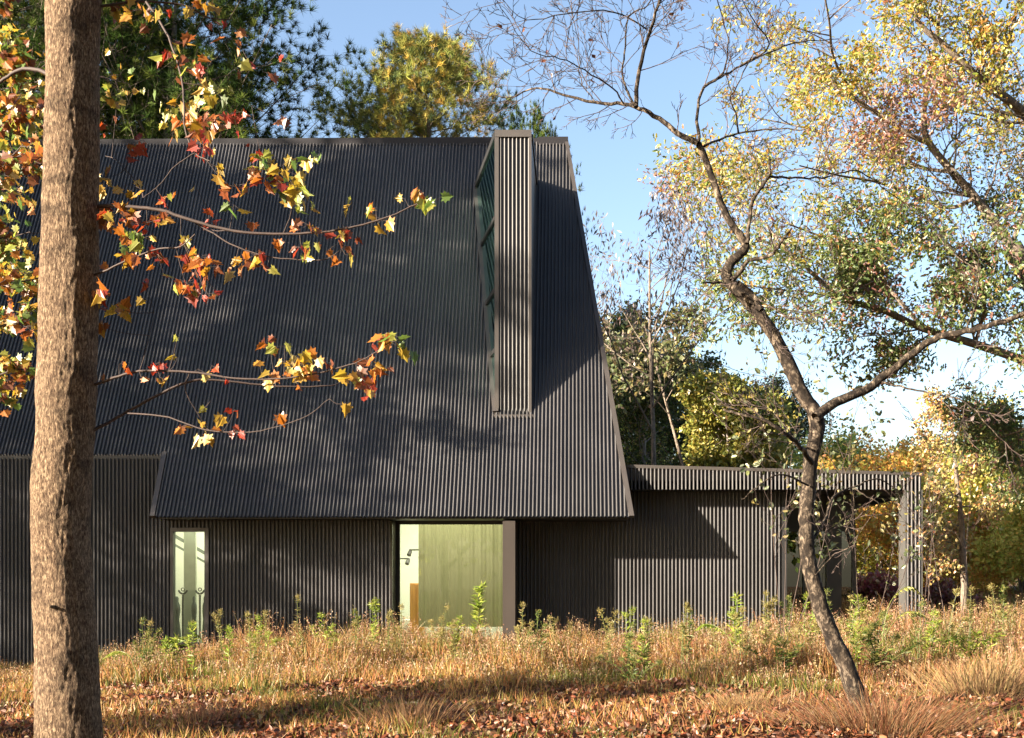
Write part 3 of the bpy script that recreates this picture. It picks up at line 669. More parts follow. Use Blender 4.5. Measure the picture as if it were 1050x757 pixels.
Qo = dict(seg=[6, 5, 3], wob=[.12, .2, .22], up=[.03, .03, .02], tip=[.25, .3, .4], sides=[5, 4, 3], nc=[7, 4], t0=[.15, .2], ang=[.8, .75], lr=[.48, .5], rr=[.5, .55], leaf_from=1, leaf_pts=[0, 3, 3], leaf_start=.35)
for lst, ra, rb, amp in limbs:
    pth = PL(lst, YO, amp, r); rad = np.linspace(ra, rb, len(pth))*.54; mb.tube(pth, rad, 8)
    L = np.linalg.norm(pth[-1]-pth[0])
    for k in range(int(3 + L*2.6)):
        i = int(len(pth)*(.12 + .86*r.random())); i = min(i, len(pth)-2); dd = pth[i+1]-pth[i]; dd /= np.linalg.norm(dd)
        grow(mb, pth[i], perp(r, dd, .9)+(0,0,.15), r.uniform(.7, 1.7), max(rad[i]*.3, .012), 0, r, Qo, tips)
mb.build('trunk', M['bark_oak'], t, smooth=True)
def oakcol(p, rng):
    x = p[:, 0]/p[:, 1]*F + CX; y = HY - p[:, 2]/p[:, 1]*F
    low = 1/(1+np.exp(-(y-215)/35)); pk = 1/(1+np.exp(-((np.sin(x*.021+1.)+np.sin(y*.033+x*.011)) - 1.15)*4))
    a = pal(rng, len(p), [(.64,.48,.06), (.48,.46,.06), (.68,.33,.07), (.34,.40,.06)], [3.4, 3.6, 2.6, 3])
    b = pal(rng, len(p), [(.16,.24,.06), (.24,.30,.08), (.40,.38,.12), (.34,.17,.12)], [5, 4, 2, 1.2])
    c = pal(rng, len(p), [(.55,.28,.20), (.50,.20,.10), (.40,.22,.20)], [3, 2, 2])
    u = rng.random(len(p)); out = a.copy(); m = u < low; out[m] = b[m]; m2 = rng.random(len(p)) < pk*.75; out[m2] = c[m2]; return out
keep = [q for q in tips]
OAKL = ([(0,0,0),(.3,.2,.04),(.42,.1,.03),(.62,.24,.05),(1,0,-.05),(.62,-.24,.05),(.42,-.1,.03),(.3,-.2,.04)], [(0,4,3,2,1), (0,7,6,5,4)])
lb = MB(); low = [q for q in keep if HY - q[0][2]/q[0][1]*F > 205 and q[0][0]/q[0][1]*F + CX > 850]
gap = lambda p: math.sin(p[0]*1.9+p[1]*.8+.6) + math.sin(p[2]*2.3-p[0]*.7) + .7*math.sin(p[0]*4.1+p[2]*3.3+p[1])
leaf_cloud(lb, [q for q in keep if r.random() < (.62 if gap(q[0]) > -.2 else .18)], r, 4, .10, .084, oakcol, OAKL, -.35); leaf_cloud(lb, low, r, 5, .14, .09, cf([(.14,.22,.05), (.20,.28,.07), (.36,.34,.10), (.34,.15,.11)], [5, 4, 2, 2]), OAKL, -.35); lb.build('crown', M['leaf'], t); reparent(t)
print('oak tips', len(tips))

# ------------------------------------------------------------------ bare forked tree
r = np.random.default_rng(41); YT = 14.0
bz = float(gz(P(885, 700, YT)[0], YT))
t = thing('forked_tree', (P(885, 700, YT)[0], YT, bz), 'bare crooked tree with mottled bark leaning in front of the side wing', 'tree')
mb = MB()
main = PL([(888,742),(880,718),(868,685),(852,650),(838,612),(829,575),(827,540),(829,500),(832,465),(838,432),(820,398),(797,350),(778,322),(754,296),(745,282),(752,267),(764,256),(762,246),(750,230),(737,203),(722,160),(716,147)], YT, .15, r, 5, .004)
n = len(main); rr = np.interp(np.linspace(0, 21, n), [0, 2, 5, 8, 9, 11, 14, 17, 21], [.128, .098, .084, .080, .086, .074, .062, .043, .034])
rgh = 1 + .07*r.normal(size=(n, 12)); rgh = (rgh + np.roll(rgh, 1, 0) + np.roll(rgh, 1, 1))/3
mb.tube(main, rr*1.0, 12, rough=rgh)
twig = []
def tw(lst, a, b, amp=.3, sub=4, jit=.006):
    p = PL(lst, YT, amp, r, sub, jit); mb.tube(p, np.linspace(a, b, len(p)), 7 if a > .02 else 5); twig.append((p, np.linspace(a, b, len(p)))); return p
tw([(836,428),(857,413),(887,400),(910,383),(930,367),(953,350),(972,343),(990,340),(1020,332),(1060,318),(1110,290)], .058, .022, -.8)
tw([(716,147),(700,140),(680,125),(660,113),(640,107),(610,105),(577,97),(550,90),(523,100),(505,97)], .034, .004, .8)
tw([(652,110),(655,73),(667,30),(678,-5),(690,-50)], .026, .010, .6)
tw([(652,110),(645,97),(638,75),(640,55),(645,17),(665,5),(672,-20)], .014, .006, -.6)
tw([(640,107),(628,90),(600,72),(575,60),(545,52),(515,10)], .010, .003, .9)
tw([(663,30),(630,12),(580,14),(540,20),(510,-5)], .009, .003, -.5)
tw([(610,105),(595,80),(594,50),(588,20),(580,-10)], .007, .003, .5)
tw([(716,147),(715,117),(722,90),(745,76),(760,67),(797,50),(823,43),(860,40)], .020, .005, -.7)
tw([(722,90),(742,75),(746,40),(738,10),(730,-20)], .011, .005, .6)
tw([(760,67),(790,48),(775,25),(755,-10)], .011, .004, .6)
tw([(722,150),(738,143),(757,137),(793,132),(820,133),(843,135)], .016, .004, .7)
tw([(757,137),(755,120),(749,100),(756,88),(770,60),(785,48)], .011, .005, -.5)
tw([(766,250),(768,230),(772,207),(782,190),(789,180),(789,163)], .024, .014, -.3)
tw([(789,181),(815,183),(843,182),(873,175),(893,182),(915,200),(940,215)], .013, .004, .8)
tw([(853,183),(852,170),(843,158),(835,152)], .006, .003, -.3)
tw([(750,288),(760,278),(767,268),(790,262),(800,250),(812,234)], .030, .010, .4)
tw([(757,290),(772,303),(781,318)], .03, .03, -.15)
tw([(744,291),(733,290),(722,290)], .016, .010, .1); tw([(744,283),(738,275),(733,266)], .008, .003, .1)
tw([(800,336),(815,322),(840,318),(860,300)], .006, .003, .6)
tw([(905,392),(930,398),(953,403),(990,413),(1012,435),(1035,460)], .013, .005, -.9)
tw([(832,475),(824,462),(812,450),(800,441),(780,430),(760,425),(742,420)], .030, .012, .8)
tw([(829,560),(845,535),(855,510),(875,500),(900,492),(925,505)], .020, .006, -.9)
tw([(875,500),(890,510),(900,520),(870,560)], .008, .003, -.4)
tw([(836,590),(856,568),(870,562),(868,545),(876,520),(874,495)], .007, .003, -.5)
tw([(829,498),(800,487),(775,500),(760,512)], .012, .004, .6)
tw([(990,340),(1003,300),(1002,250),(985,200)], .010, .003, -.5)
mb.build('trunk', M['bark_dark'], t, smooth=True)
tb = MB(); dummy = []
Qt = dict(seg=[6, 4, 3], wob=[.13, .16, .2], up=[.03, .04, .03], tip=[.35, .35, .5], sides=[4, 3, 3], nc=[5, 3], t0=[.2, .25], ang=[.65, .6], lr=[.5, .5], rr=[.6, .6], leaf_from=2, leaf_pts=[0, 0, 1])
for idx, (p, ra) in enumerate(twig):
    if ra[0] > .04 or idx in (16, 17, 18): k = 5
    else: k = int(3 + 3.4*np.linalg.norm(p[-1]-p[0]))
    if idx in (1, 2, 3, 4, 5, 6): k = int(k*1.5)
    if (HY - p[0][2]/p[0][1]*F) > 485: k = 1
    for _ in range(k):
        i = min(int(len(p)*(.15 + .85*r.random())), len(p)-2); dd = p[i+1]-p[i]; dd /= np.linalg.norm(dd)
        grow(tb, p[i], perp(r, dd, .8)*(1, .6, 1), r.uniform(.3, .95), min(max(ra[i]*.45, .0035), .006), 0, r, Qt, dummy)
tb.build('twigs', M['bark_twig'], t)
lb = MB(); sel = [q for q in dummy if r.random() < .02]
leaf_cloud(lb, sel, r, 1, .02, .07, cf([BRN, RUST, (.12,.05,.04)]), LEAF); lb.build('leaves', M['leaf'], t); reparent(t)

# leafy saplings round its foot
r = np.random.default_rng(43)
def sapling(px, py, Y, stems, H, leafs, cols, label, lsz=.055, name='sapling', group='saplings by the forked tree'):
    b = P(px, py, Y); z0 = float(gz(b[0], Y)); t = thing(name, (b[0], Y, z0), label, 'sapling', group); m = MB(); tp = []
    for k in range(stems):
        d = np.array((r.normal(0, .22), r.normal(0, .15), 1)); Qx = dict(seg=[9, 4, 3], wob=[.05, .12, .2], up=[.01, .05, .03], tip=[.3, .4, .5], sides=[5, 4, 3], nc=[11, 4], t0=[.35, .3], ang=[.7, .6], lr=[.22, .45], rr=[.5, .6], leaf_from=1, leaf_pts=[0, 4, 3])
        grow(m, (b[0]+r.normal(0, .06), Y+r.normal(0, .06), z0-.05), d, H*r.uniform(.8, 1.05), .008, 0, r, Qx, tp)
    m.build('stems', M['bark_twig'], t); l = MB(); tp = [q for q in tp if r.random() < leafs]
    leaf_cloud(l, tp, r, 1, .03, lsz, cols, OVAL, -.1); l.build('leaves', M['leaf_thick'], t); reparent(t)
gcol = cf([(.13, .16, .06), (.18, .20, .07), (.09, .12, .05), (.30, .24, .08)])
sapling(802, 700, 21.0, 4, 5.3, .62, gcol, 'leafy sapling with round green leaves just left of the forked trunk', .10)
sapling(885, 700, 21.5, 3, 3.9, .55, gcol, 'shorter sapling with sparse green leaves just right of the forked trunk', .09)
sapling(975, 700, 22.5, 3, 4.9, .5, cf([(.46,.32,.10), (.40,.36,.12), (.5,.25,.10)]), 'thin sapling with tiny tan yellow leaves right of the column', .065)
sapling(940, 700, 22.5, 2, 3.7, .5, cf([(.46,.32,.10), (.40,.36,.12), (.36,.15,.07)]), 'thin sapling with tan leaves in front of the column', .06)

# ------------------------------------------------------------------ foreground maple
r = np.random.default_rng(51); YM = 6.2
bx = P(72, 700, YM)[0]
t = thing('maple_tree', (bx, YM, float(gz(bx, YM))), 'large foreground tree with thick tan furrowed trunk and red orange maple leaves', 'maple tree')
mb = MB()
tr = [P(76, 1100, YM), P(74, 900, YM), P(71, 757, YM), P(68, 660, YM), P(63, 560, YM), P(65, 470, YM), P(68, 400, YM), P(71, 300, YM), P(73, 200, YM), P(74, 100, YM), P(75, 0, YM), P(77, -120, YM), P(80, -300, YM), P(84, -520, YM)]
tp = smooth_path(tr, 46); n = len(tp); zz = HY - tp[:, 2]/YM*F; NS = 168
rp = np.interp(-zz, [-1100, -757, -680, -600, -400, -200, 0, 300, 520], [44, 33.5, 31, 29, 29.5, 27.5, 26.5, 23, 18])*YM/F
def fbm(k0, k1, amp):
    a = r.normal(size=(n, NS))
    for ax, k in ((0, k0), (1, k1)):
        ker = np.hanning(k+2)[1:-1]; ker /= ker.sum(); b = np.zeros_like(a)
        for j, w_ in enumerate(ker): b += w_*np.roll(a, j - k//2, axis=ax)
        a = b
    return amp*a/a.std()
rough_ = 1 + fbm(70, 40, .018) + fbm(26, 15, .012) + fbm(9, 3, .006) - .008*np.clip(np.abs(fbm(15, 5, 1.)), 0, .7) + fbm(3, 3, .004)
mb.tube(tp, rp, NS, rough=rough_)
# limb collars and broken stubs
def collar(px, py, side, rr_):
    c = P(px, py, YM); d = np.array((side, -.3, .25)); d /= np.linalg.norm(d); mb.tube([c - d*.04, c, c + d*.022, c + d*.034], [rr_*1.6, rr_*1.25, rr_, rr_*.3], 10, cap=True)
# knots facing the camera
for px, py, rr_ in ((57, 623, .007),):
    c = P(px, py, YM - .135); mb.tube([c+(0, .05, 0), c, c+(-.012, -.02, .004), c+(-.016, -.03, .006)], [rr_*1.7, rr_*1.4, rr_*1.1, rr_*.4], 9, cap=True)
mb.build('trunk', M['bark_pale'], t, smooth=True)
bb = MB(); br_pts = []
def mbr(lst, a, b, y0=None, amp=.35, y1=None):
    n_ = len(lst); y0 = YM if y0 is None else y0; y1 = y0 + r.uniform(-amp, amp) if y1 is None else y1
    ys = np.linspace(y0, y1, n_); p = smooth_path([P(x, y, yy_) for (x, y), yy_ in zip(lst, ys)], 5, .0012, r)
    bb.tube(p, np.linspace(a, b, len(p))*.78, 7); br_pts.append(p); return p
mbr([(85,214),(110,211),(130,212),(165,216),(200,227),(240,237),(290,240),(330,238),(365,232),(400,222),(425,210),(440,203)], .014, .003)
mbr([(198,227),(220,240),(240,252),(270,262),(300,266),(333,266),(355,252)], .006, .0025)
mbr([(85,286),(110,277),(156,257),(185,253),(200,240)], .008, .003)
mbr([(85,399),(110,390),(143,381),(194,381),(240,388),(291,388),(342,379),(376,367),(401,350)], .0095, .003)
mbr([(85,446),(110,434),(131,422),(186,394),(219,390),(283,396),(334,396),(350,392)], .012, .003)
mbr([(131,424),(173,428),(211,441),(257,443),(308,430),(338,409)], .0055, .002)
mbr([(194,383),(190,400),(205,428),(214,438)], .004, .002)
mbr([(80,10),(127,3),(150,2),(187,5),(213,18),(235,20)], .010, .003)
mbr([(150,2),(167,27),(180,57),(188,93),(190,133),(200,157),(215,165)], .0085, .003)
mbr([(188,93),(215,82),(245,75),(270,67)], .003, .0015); mbr([(188,85),(225,92),(258,108)], .003, .0015)
mbr([(200,157),(180,170),(163,190),(147,203)], .004, .002)
mbr([(147,203),(142,190),(120,165),(108,160)], .004, .002)
mbr([(355,238),(350,225),(362,212)], .002, .001); mbr([(290,240),(298,220),(296,200),(285,180)], .003, .0015); mbr([(240,236),(215,235),(215,215)], .003, .0015)
mbr([(143,381),(152,350),(158,320),(150,298)], .003, .0015); mbr([(60,82),(40,72),(20,72),(0,85),(-25,110)], .014, .009, amp=.2)
mbr([(127,3),(125,30),(128,60),(140,75)], .003, .001)
mbr([(80,-60),(110,-90),(200,-110),(300,-150)], .02, .01); mbr([(80,-200),(30,-260),(-80,-300)], .03, .015)
allp = np.concatenate(br_pts)
clusters = [(120,15,12,10,3,'Y'),(150,20,12,15,3,'O'),(118,50,6,6,1,'Y'),(193,42,6,6,1,'O'),(225,22,12,6,3,'R'),(243,40,8,10,3,'O'),(248,65,8,8,2,'M'),(285,55,4,4,1,'R'),(278,77,5,4,1,'O'),(202,70,10,10,4,'M'),(220,95,18,14,8,'G'),(195,108,12,10,4,'Y'),(215,125,18,12,7,'O'),(182,60,16,20,6,'M'),(172,110,16,18,5,'G'),(240,118,14,12,5,'R'),(135,150,14,14,5,'M'),(235,190,14,10,4,'O'),(150,228,18,8,5,'R'),(262,262,14,8,4,'M'),
(120,105,5,5,1,'O'),(113,132,8,8,2,'R'),(177,137,5,5,1,'O'),(290,120,8,5,2,'O'),(215,150,14,10,5,'M'),(265,150,8,8,2,'R'),(227,172,7,6,2,'Y'),(288,172,26,18,14,'G'),(300,198,18,14,8,'G'),(280,180,14,14,4,'M'),(320,160,8,6,3,'G'),(203,195,7,7,1,'Y'),(135,190,12,8,3,'Y'),(170,203,12,5,3,'M'),
(125,215,15,12,7,'O'),(107,180,8,14,5,'Y'),(107,225,8,14,5,'M'),(215,220,8,10,3,'R'),(240,210,8,5,2,'G'),(165,220,8,6,3,'Y'),(260,228,5,4,1,'O'),(315,230,12,10,4,'M'),(310,255,14,8,5,'M'),(355,245,12,12,6,'M'),(360,212,6,5,2,'G'),(385,213,6,5,2,'G'),(392,225,6,5,2,'Y'),(357,262,8,5,1,'Y'),
(430,197,8,7,3,'O'),(442,210,9,8,4,'G'),(415,203,4,4,1,'Y'),(140,245,15,15,8,'G'),(130,265,10,10,4,'M'),(160,260,10,10,4,'M'),(186,243,7,5,2,'G'),(200,262,14,12,7,'M'),(210,275,18,10,7,'O'),(240,272,9,10,3,'Y'),(275,277,4,6,1,'G'),(190,290,18,8,6,'M'),(215,303,6,5,2,'R'),(150,293,8,6,3,'R'),(222,300,5,6,1,'P'),
(150,305,6,3,1,'Y'),(122,318,9,8,4,'Y'),(105,300,6,16,6,'M'),(103,335,5,10,3,'O'),(182,348,4,7,1,'G'),(182,368,6,7,1,'Y'),(122,374,5,5,1,'O'),(131,378,4,5,1,'R'),(165,372,6,5,2,'R'),(104,385,6,3,1,'O'),(148,388,5,4,1,'Y'),(166,388,6,4,2,'O'),(217,375,5,5,1,'R'),(202,378,6,4,1,'Y'),(276,355,10,8,3,'M'),
(265,370,4,5,1,'O'),(292,355,6,4,2,'G'),(300,375,22,10,11,'Y'),(280,385,6,4,2,'Y'),(235,392,4,3,1,'R'),(308,396,6,3,1,'O'),(217,412,8,7,1,'G'),(240,420,9,8,3,'R'),(193,436,8,5,2,'O'),(214,441,10,8,4,'Y'),(242,440,7,6,3,'R'),(285,422,4,4,1,'O'),(225,425,5,4,1,'G'),(395,348,8,7,4,'O'),(410,347,9,6,3,'G'),
(415,358,9,8,2,'G'),(380,357,4,6,1,'R'),(385,375,10,8,5,'O'),(375,392,9,8,5,'M'),(355,385,6,5,2,'Y'),(352,415,4,5,1,'Y'),(340,372,5,4,2,'O'),(140,12,30,10,5,'M'),(210,3,20,6,4,'Y'),(196,125,10,14,4,'O'),(145,-20,60,14,12,'M'),(260,-30,60,14,10,'M')]
pals = {'Y': ([YEL, GOLD, PALE, ORA], [4, 3, 1, 1]), 'O': ([ORA, GOLD, RUST], [4, 2, 2]), 'R': ([RED, (.5,.08,.02), RUST], [4, 2, 1]), 'G': ([YG, GRN, ORA, YEL], [4, 2, 1, 3]), 'M': ([ORA, RED, YEL, RUST, YG], [3, 4, 2, 3, 1.5]), 'P': ([PALE], [1])}
lb = MB(); pb = bb
for cx_, cy_, rx, ry, k, pl in clusters:
    c0 = P(cx_, cy_, YM); dd = np.linalg.norm((allp - c0)*(1, .25, 1), axis=1); j = dd.argmin(); node = allp[j]; Yc = node[1]
    k2 = k + (1 if k > 1 else 0) + (int(k*.9) if k > 3 else 0)
    c = P(cx_, cy_, Yc); tip = c + (0, r.uniform(-.03, .03), 0)
    if .02 < dd[j] < .4: q = smooth_path([node, (node+tip)/2 + (0, 0, -.01), tip], 3); pb.tube(q, np.linspace(.0018, .001, len(q)), 4)
    pos = np.array([P(cx_ + r.normal(0, rx*.6), cy_ + r.normal(0, ry*.6), Yc + r.normal(0, .06)) for _ in range(k2)])
    col = pal(r, k2, *pals[pl], jit=.2)
    sz = r.uniform(.036, .078, k2)*(.75 if pl == 'R' else 1)
    for q_ in pos: pb.tube([tip*.5+q_*.5 if np.linalg.norm(tip-q_) > .12 else tip, q_], [.0009, .0008], 3)
    T = np.array(MAPLE[0])
    for q_, s_, c_ in zip(pos, sz, col):
        T2 = T.copy(); T2[:, 2] = T[:, 2]*r.uniform(-1.5, 2.6); T2[:, 1] *= r.uniform(.6, 1.); T2[:, 2] += .12*np.sin(T[:, 0]*5+r.uniform(0, 6))*r.uniform(0, 1)
        cc = np.tile(c_, (len(T2), 1)); e_ = RUST if pl in 'MO' else c_; m_ = r.random() < .35
        if m_: cc[2:7] = np.array(e_)*1.1
        mbt = MB(); mbt.scatter(T2, MAPLE[1], q_[None], np.array([s_]), np.array([[r.normal(0, .5), 0, -.9]]), None, r, 0, spread=.55)
        lb.add(mbt.v[0], MAPLE[1], cc)
lb.build('leaves', M['leaf'], t); bb.build('branches', M['bark_red'], t, smooth=True)
# crown high above the frame: shades nothing in view but belongs to the tree
reparent(t)

# second maple, mostly outside the left edge
r = np.random.default_rng(53)
def left_tree(px, Y, label, H, n_side, cols, lsz, x_lo, x_hi, y_lo, y_hi, n_br, per, w=None):
    bx = P(px, 0, Y)[0]; z0 = float(gz(bx, Y)); t = thing('young_maple', (bx, Y, z0), label, 'maple tree', 'yellow maples at the left'); m = MB(); l = MB(); tp = []
    tr_ = smooth_path([(bx, Y, z0-.1), (bx+.1, Y, z0+H*.3), (bx-.05, Y, z0+H*.6), (bx+.15, Y+.1, z0+H)], 6); m.tube(tr_, np.linspace(.07, .02, len(tr_)), 9)
    Qx = dict(seg=[6, 4, 3], wob=[.1, .18, .2], up=[.0, -.02, -.03], tip=[.3, .4, .5], sides=[5, 4, 3], nc=[7, 4], t0=[.2, .25], ang=[.6, .6], lr=[.42, .5], rr=[.5, .6], leaf_from=1, leaf_pts=[0, 3, 3])
    for k in range(n_br):
        y_ = y_lo + (y_hi-y_lo)*(k+.5)/n_br; tgt = P(r.uniform(x_lo, x_hi), y_, Y + r.normal(0, .5)); st = tr_[np.abs(tr_[:, 2] - (tgt[2]-r.uniform(-.1, .4))).argmin()]; d = tgt - st; L = np.linalg.norm(d)
        grow(m, st, d/L, L, .012, 0, r, Qx, tp)
    m.build('trunk', M['bark_red'], t, smooth=True)
    leaf_cloud(l, tp, r, per, .05, lsz, cf(cols, w), MAPLE, -.7); l.build('leaves', M['leaf'], t); reparent(t)
left_tree(-45, 9.0, 'yellow and orange leaved young maple reaching in at the left edge', 6.2, 1, [YEL, GOLD, ORA, YG, RUST, GRN], .066, 0, 48, -60, 400, 10, 1, [2, 2, 3, 3, 4, 3])
left_tree(-60, 12.5, 'farther yellow green young maple behind the left edge', 8.6, 1, [YEL, YG, GRN, GOLD], .07, 0, 60, -60, 330, 9, 1)

# ------------------------------------------------------------------ trees outside the frame to the left and in front: they throw the dappled shade
r = np.random.default_rng(61)
s1 = broadleaf('shade_tree', r, 20, 8, 5.0, 'bark_oak', cf([YEL, YG, ORA, GRN]), label='tall yellow leaved tree standing in front and left of the house', group='trees in front of the house', loc=(-34.5, 17, -1.8), nl=12, per=9, leaf=.30, sig=.28, start=.36, dens=(5, 4))
for x, y, rz, sc, lb_ in [(-44, 13, 1., 1.1, 'tall leaning tree second in the row in front and left of the house'), (-27, 21.5, 2.2, .70, 'lower tree third in the row in front and left of the house'),
                          (-21.2, 21, .9, .55, 'small tree nearest the front of the house at the left'),
                          (-23, 2.5, 3.7, .5, 'low tree casting shade over the leaf litter')]:
    copy_thing(s1, (x, y, -1.8), rz, sc, lb_)
s2 = broadleaf('shade_tree', r, 23, 8, 3.6, 'bark_oak', cf([YEL, YG, ORA, GRN]), label='slim high crowned tree in front and left of the house', group='trees in front of the house', loc=(-31.5, 17, -1.8), nl=11, per=4, leaf=.34, sig=.35, start=.62)
copy_thing(s2, (-41, 11, -1.8), 2., 1.05, 'slim high crowned tree farther left of the house')
for x, y, rz, sc, lb_ in [(-15, -19, .4, 3.2, 'broad autumn tree behind the viewpoint, farthest left'), (-8, -23, 1.7, 3.5, 'broad autumn tree behind the viewpoint, left of the middle'), (-1, -20, 2.9, 3.0, 'broad autumn tree behind the viewpoint, in the middle'),
                          (8, -22, 4.5, 3.3, 'broad autumn tree behind the viewpoint, right of the middle'), (17, -19, 5.5, 3.2, 'broad autumn tree behind the viewpoint, farthest right')]:
    copy_thing(fa if rz < 4 else fc, (x, y, -1.8), rz, sc, lb_)

# ------------------------------------------------------------------ meadow grass, litter
r = np.random.default_rng(71)
def clump(x, y): return .5 + .33*(np.sin(x*2.1+y*1.3+.5) + np.sin(x*.9-y*1.7) + .6*np.sin(x*5.3+y*3.1) + .5*np.sin(x*3.7-y*6.1))/1.3
def in_view(X, Y, m=.6): return (X > (-CX/F)*Y - m) & (X < (1050-CX)/F*Y + m)
def blades(Nn, ylo, yhi, hfun, wid, colf, bend=.35, keep=None):
    Y = np.sqrt(r.uniform(ylo**2, yhi**2, Nn)); X = r.uniform(-CX/F-.06, (1050-CX)/F+.06, Nn)*Y
    k = in_view(X, Y)
    if keep is not None: k &= keep(X, Y)
    X, Y = X[k], Y[k]; n = len(X); Z = gz(X, Y); h = hfun(X, Y)*r.uniform(.55, 1.2, n); a = r.uniform(0, 2*PI, n); w = wid*r.uniform(.6, 1.4, n)
    bd = bend*h*r.uniform(.1, 1.3, n); ba = r.uniform(0, 2*PI, n); dx, dy = np.cos(ba)*bd, np.sin(ba)*bd; wx, wy = np.cos(a)*w/2, np.sin(a)*w/2
    pts = np.zeros((n, 7, 3))
    for q, (t_, wf) in enumerate(((0, 1.), (.4, .9), (.75, .6))):
        cx_ = X + dx*t_**2; cy_ = Y + dy*t_**2; cz_ = Z - .02 + h*t_*(1 - .12*bend*t_)
        pts[:, 2*q] = np.stack([cx_-wx*wf, cy_-wy*wf, cz_], -1); pts[:, 2*q+1] = np.stack([cx_+wx*wf, cy_+wy*wf, cz_], -1)
    pts[:, 6] = np.stack([X+dx, Y+dy, Z + h*(1-.12*bend)], -1)
    f4 = np.array([(0, 1, 3, 2), (2, 3, 5, 4)]); f3 = np.array([(4, 5, 6)]); off = np.arange(n)*7
    c = np.repeat(colf(X, Y, n), 7, axis=0)
    return pts, (off[:, None, None]+f4[None]).reshape(-1, 4), (off[:, None, None]+f3[None]).reshape(-1, 3), c
def add_blades(mb, B):
    pts, f4, f3, c = B; mb.add(pts.reshape(-1, 3), f4, c)
    mb.loops.append((f3 + mb.n - len(c)).astype(np.int32).ravel()); mb.sizes.append(np.full(len(f3), 3, np.int32)); mb.mi.append(np.zeros(len(f3), np.int32)); return pts[:, 6]
def front_of_house(X, Y): return (Y < 27.2) | (X > 7.6) | ((X > 4.6) & (Y < 28.9)) | ((X > -1.2) & (Y < 27.8))
def mead(X, Y):
    e0 = np.interp(X, [-12, -8, -4, 0, 4, 8, 12], [21.5, 20.4, 19.0, 17.6, 15.8, 14.8, 14.8]) + 1.2*np.sin(X*1.7)
    return np.clip((Y - e0)/2.2, 0, 1)
def hm(X, Y): return (.10 + .62*np.clip(clump(X, Y), 0, 1.3))*(.35 + .65*mead(X, Y))*np.interp(X, [-12, -9, -6.5, 0, 12], [.45, .66, .98, .70, .95])
def gcolor(X, Y, n):
    g = (np.sin(X*1.1+Y*.7)+np.sin(X*.5-Y*1.9) + r.normal(0, .7, n)) > .75
    a = pal(r, n, [(.42,.26,.09), (.50,.34,.15), (.36,.15,.07), (.25,.21,.06), (.44,.22,.12), (.16,.17,.04)], [4, 3, 3, 3, 3, 2], .35)
    rt = r.random(n) < np.clip((X+1)/8, 0, .65); a[rt] = pal(r, rt.sum(), [(.30,.13,.08), (.22,.16,.06), (.36,.20,.12)], None, .3)
    b = pal(r, n, [(.14,.16,.035), (.20,.20,.05), (.09,.12,.03)], [3, 3, 2], .25); a[g] = b[g]; return a*(1.34,1.24,1.0)
mg = MB()
add_blades(mg, blades(90000, 14.5, 28.8, hm, .016, gcolor, .45, lambda X, Y: front_of_house(X, Y) & (r.random(len(X)) < .12 + .9*mead(X, Y))))
tipsp = add_blades(mg, blades(50000, 15.5, 28.8, lambda X, Y: hm(X, Y)*1.25, .008, gcolor, .3, lambda X, Y: front_of_house(X, Y) & (r.random(len(X)) < mead(X, Y))))
add_blades(mg, blades(30000, 12, 20, lambda X, Y: .10+.14*clump(X, Y), .010, gcolor, .7, lambda X, Y: (clump(X*1.3, Y*1.1) > .48) | (r.random(len(X)) < .15)))
add_blades(mg, blades(60000, 28.9, 60, lambda X, Y: .35+.3*clump(X, Y), .03, gcolor, .4, lambda X, Y: X > 4.5))
# feathery seed heads
sel = tipsp[r.random(len(tipsp)) < .55]; hp = np.repeat(sel, 9, 0); hp = hp + np.stack([r.normal(0, .018, len(hp)), r.normal(0, .018, len(hp)), -r.uniform(0, .22, len(hp))], -1)
mg.scatter(LEAF[0], LEAF[1], hp, r.uniform(.018, .04, len(hp)), np.array((0, 0, .8)), pal(r, len(hp), [(.50,.33,.18), (.46,.25,.15), (.55,.42,.24), (.36,.19,.12)], None, .25), r)
tag(mg.build('meadow_grass', M['grass']), 'tall dry golden grass growing along the foot of the house', 'grass', kind='stuff')
# red tinted grass clump at the foot of the forked tree
def redgrass(px, Y, rad, n, H, label, cols):
    c = P(px, 0, Y); z0 = float(gz(c[0], Y)); m = MB(); X = c[0] + r.normal(0, rad*.4, n); YY = Y + r.normal(0, rad*.4, n)
    h = H*r.uniform(.4, 1.1, n); out = np.stack([X-c[0], YY-Y], -1); bd = out*.9 + r.normal(0, .10, (n, 2)); w = .004
    Z = gz(X, YY); cl = pal(r, n, cols, None, .3)
    for q in range(n):
        p0 = np.array((X[q], YY[q], Z[q]-.02)); p2 = p0 + (bd[q][0], bd[q][1], h[q]); p1 = (p0+p2)/2 + (0, 0, h[q]*.12); wv = np.array((w, 0, 0)) if q % 2 else np.array((0, w, 0))
        m.add([p0-wv, p0+wv, p1+wv*.8, p1-wv*.8, p2], [(0, 1, 2, 3), (3, 2, 4)], cl[q])
    tag(m.build('grass_tuft', M['grass']), label, 'grass tuft', 'grass tufts in the foreground')
RC = [(.50,.22,.12), (.44,.28,.14), (.52,.36,.2), (.34,.15,.08), (.40,.20,.09)]
redgrass(905, 12.6, .8, 1500, .42, 'pinkish red fine grass tuft just right of the leaning trunk foot', RC)
redgrass(845, 12.8, .5, 500, .22, 'low pinkish grass tuft just left of the leaning trunk foot', RC)
redgrass(760, 14.6, .5, 500, .26, 'low straw coloured grass tuft in front of the side wing', [(.55,.38,.18), (.46,.28,.14)])
redgrass(205, 14.8, .5, 350, .32, 'thin straw coloured grass tuft right of the big trunk', [(.50,.30,.15), (.46,.2,.12)])
redgrass(420, 13.8, .5, 450, .36, 'thin brown grass tuft in front of the picture window', [(.50,.30,.15), (.36,.2,.12)])
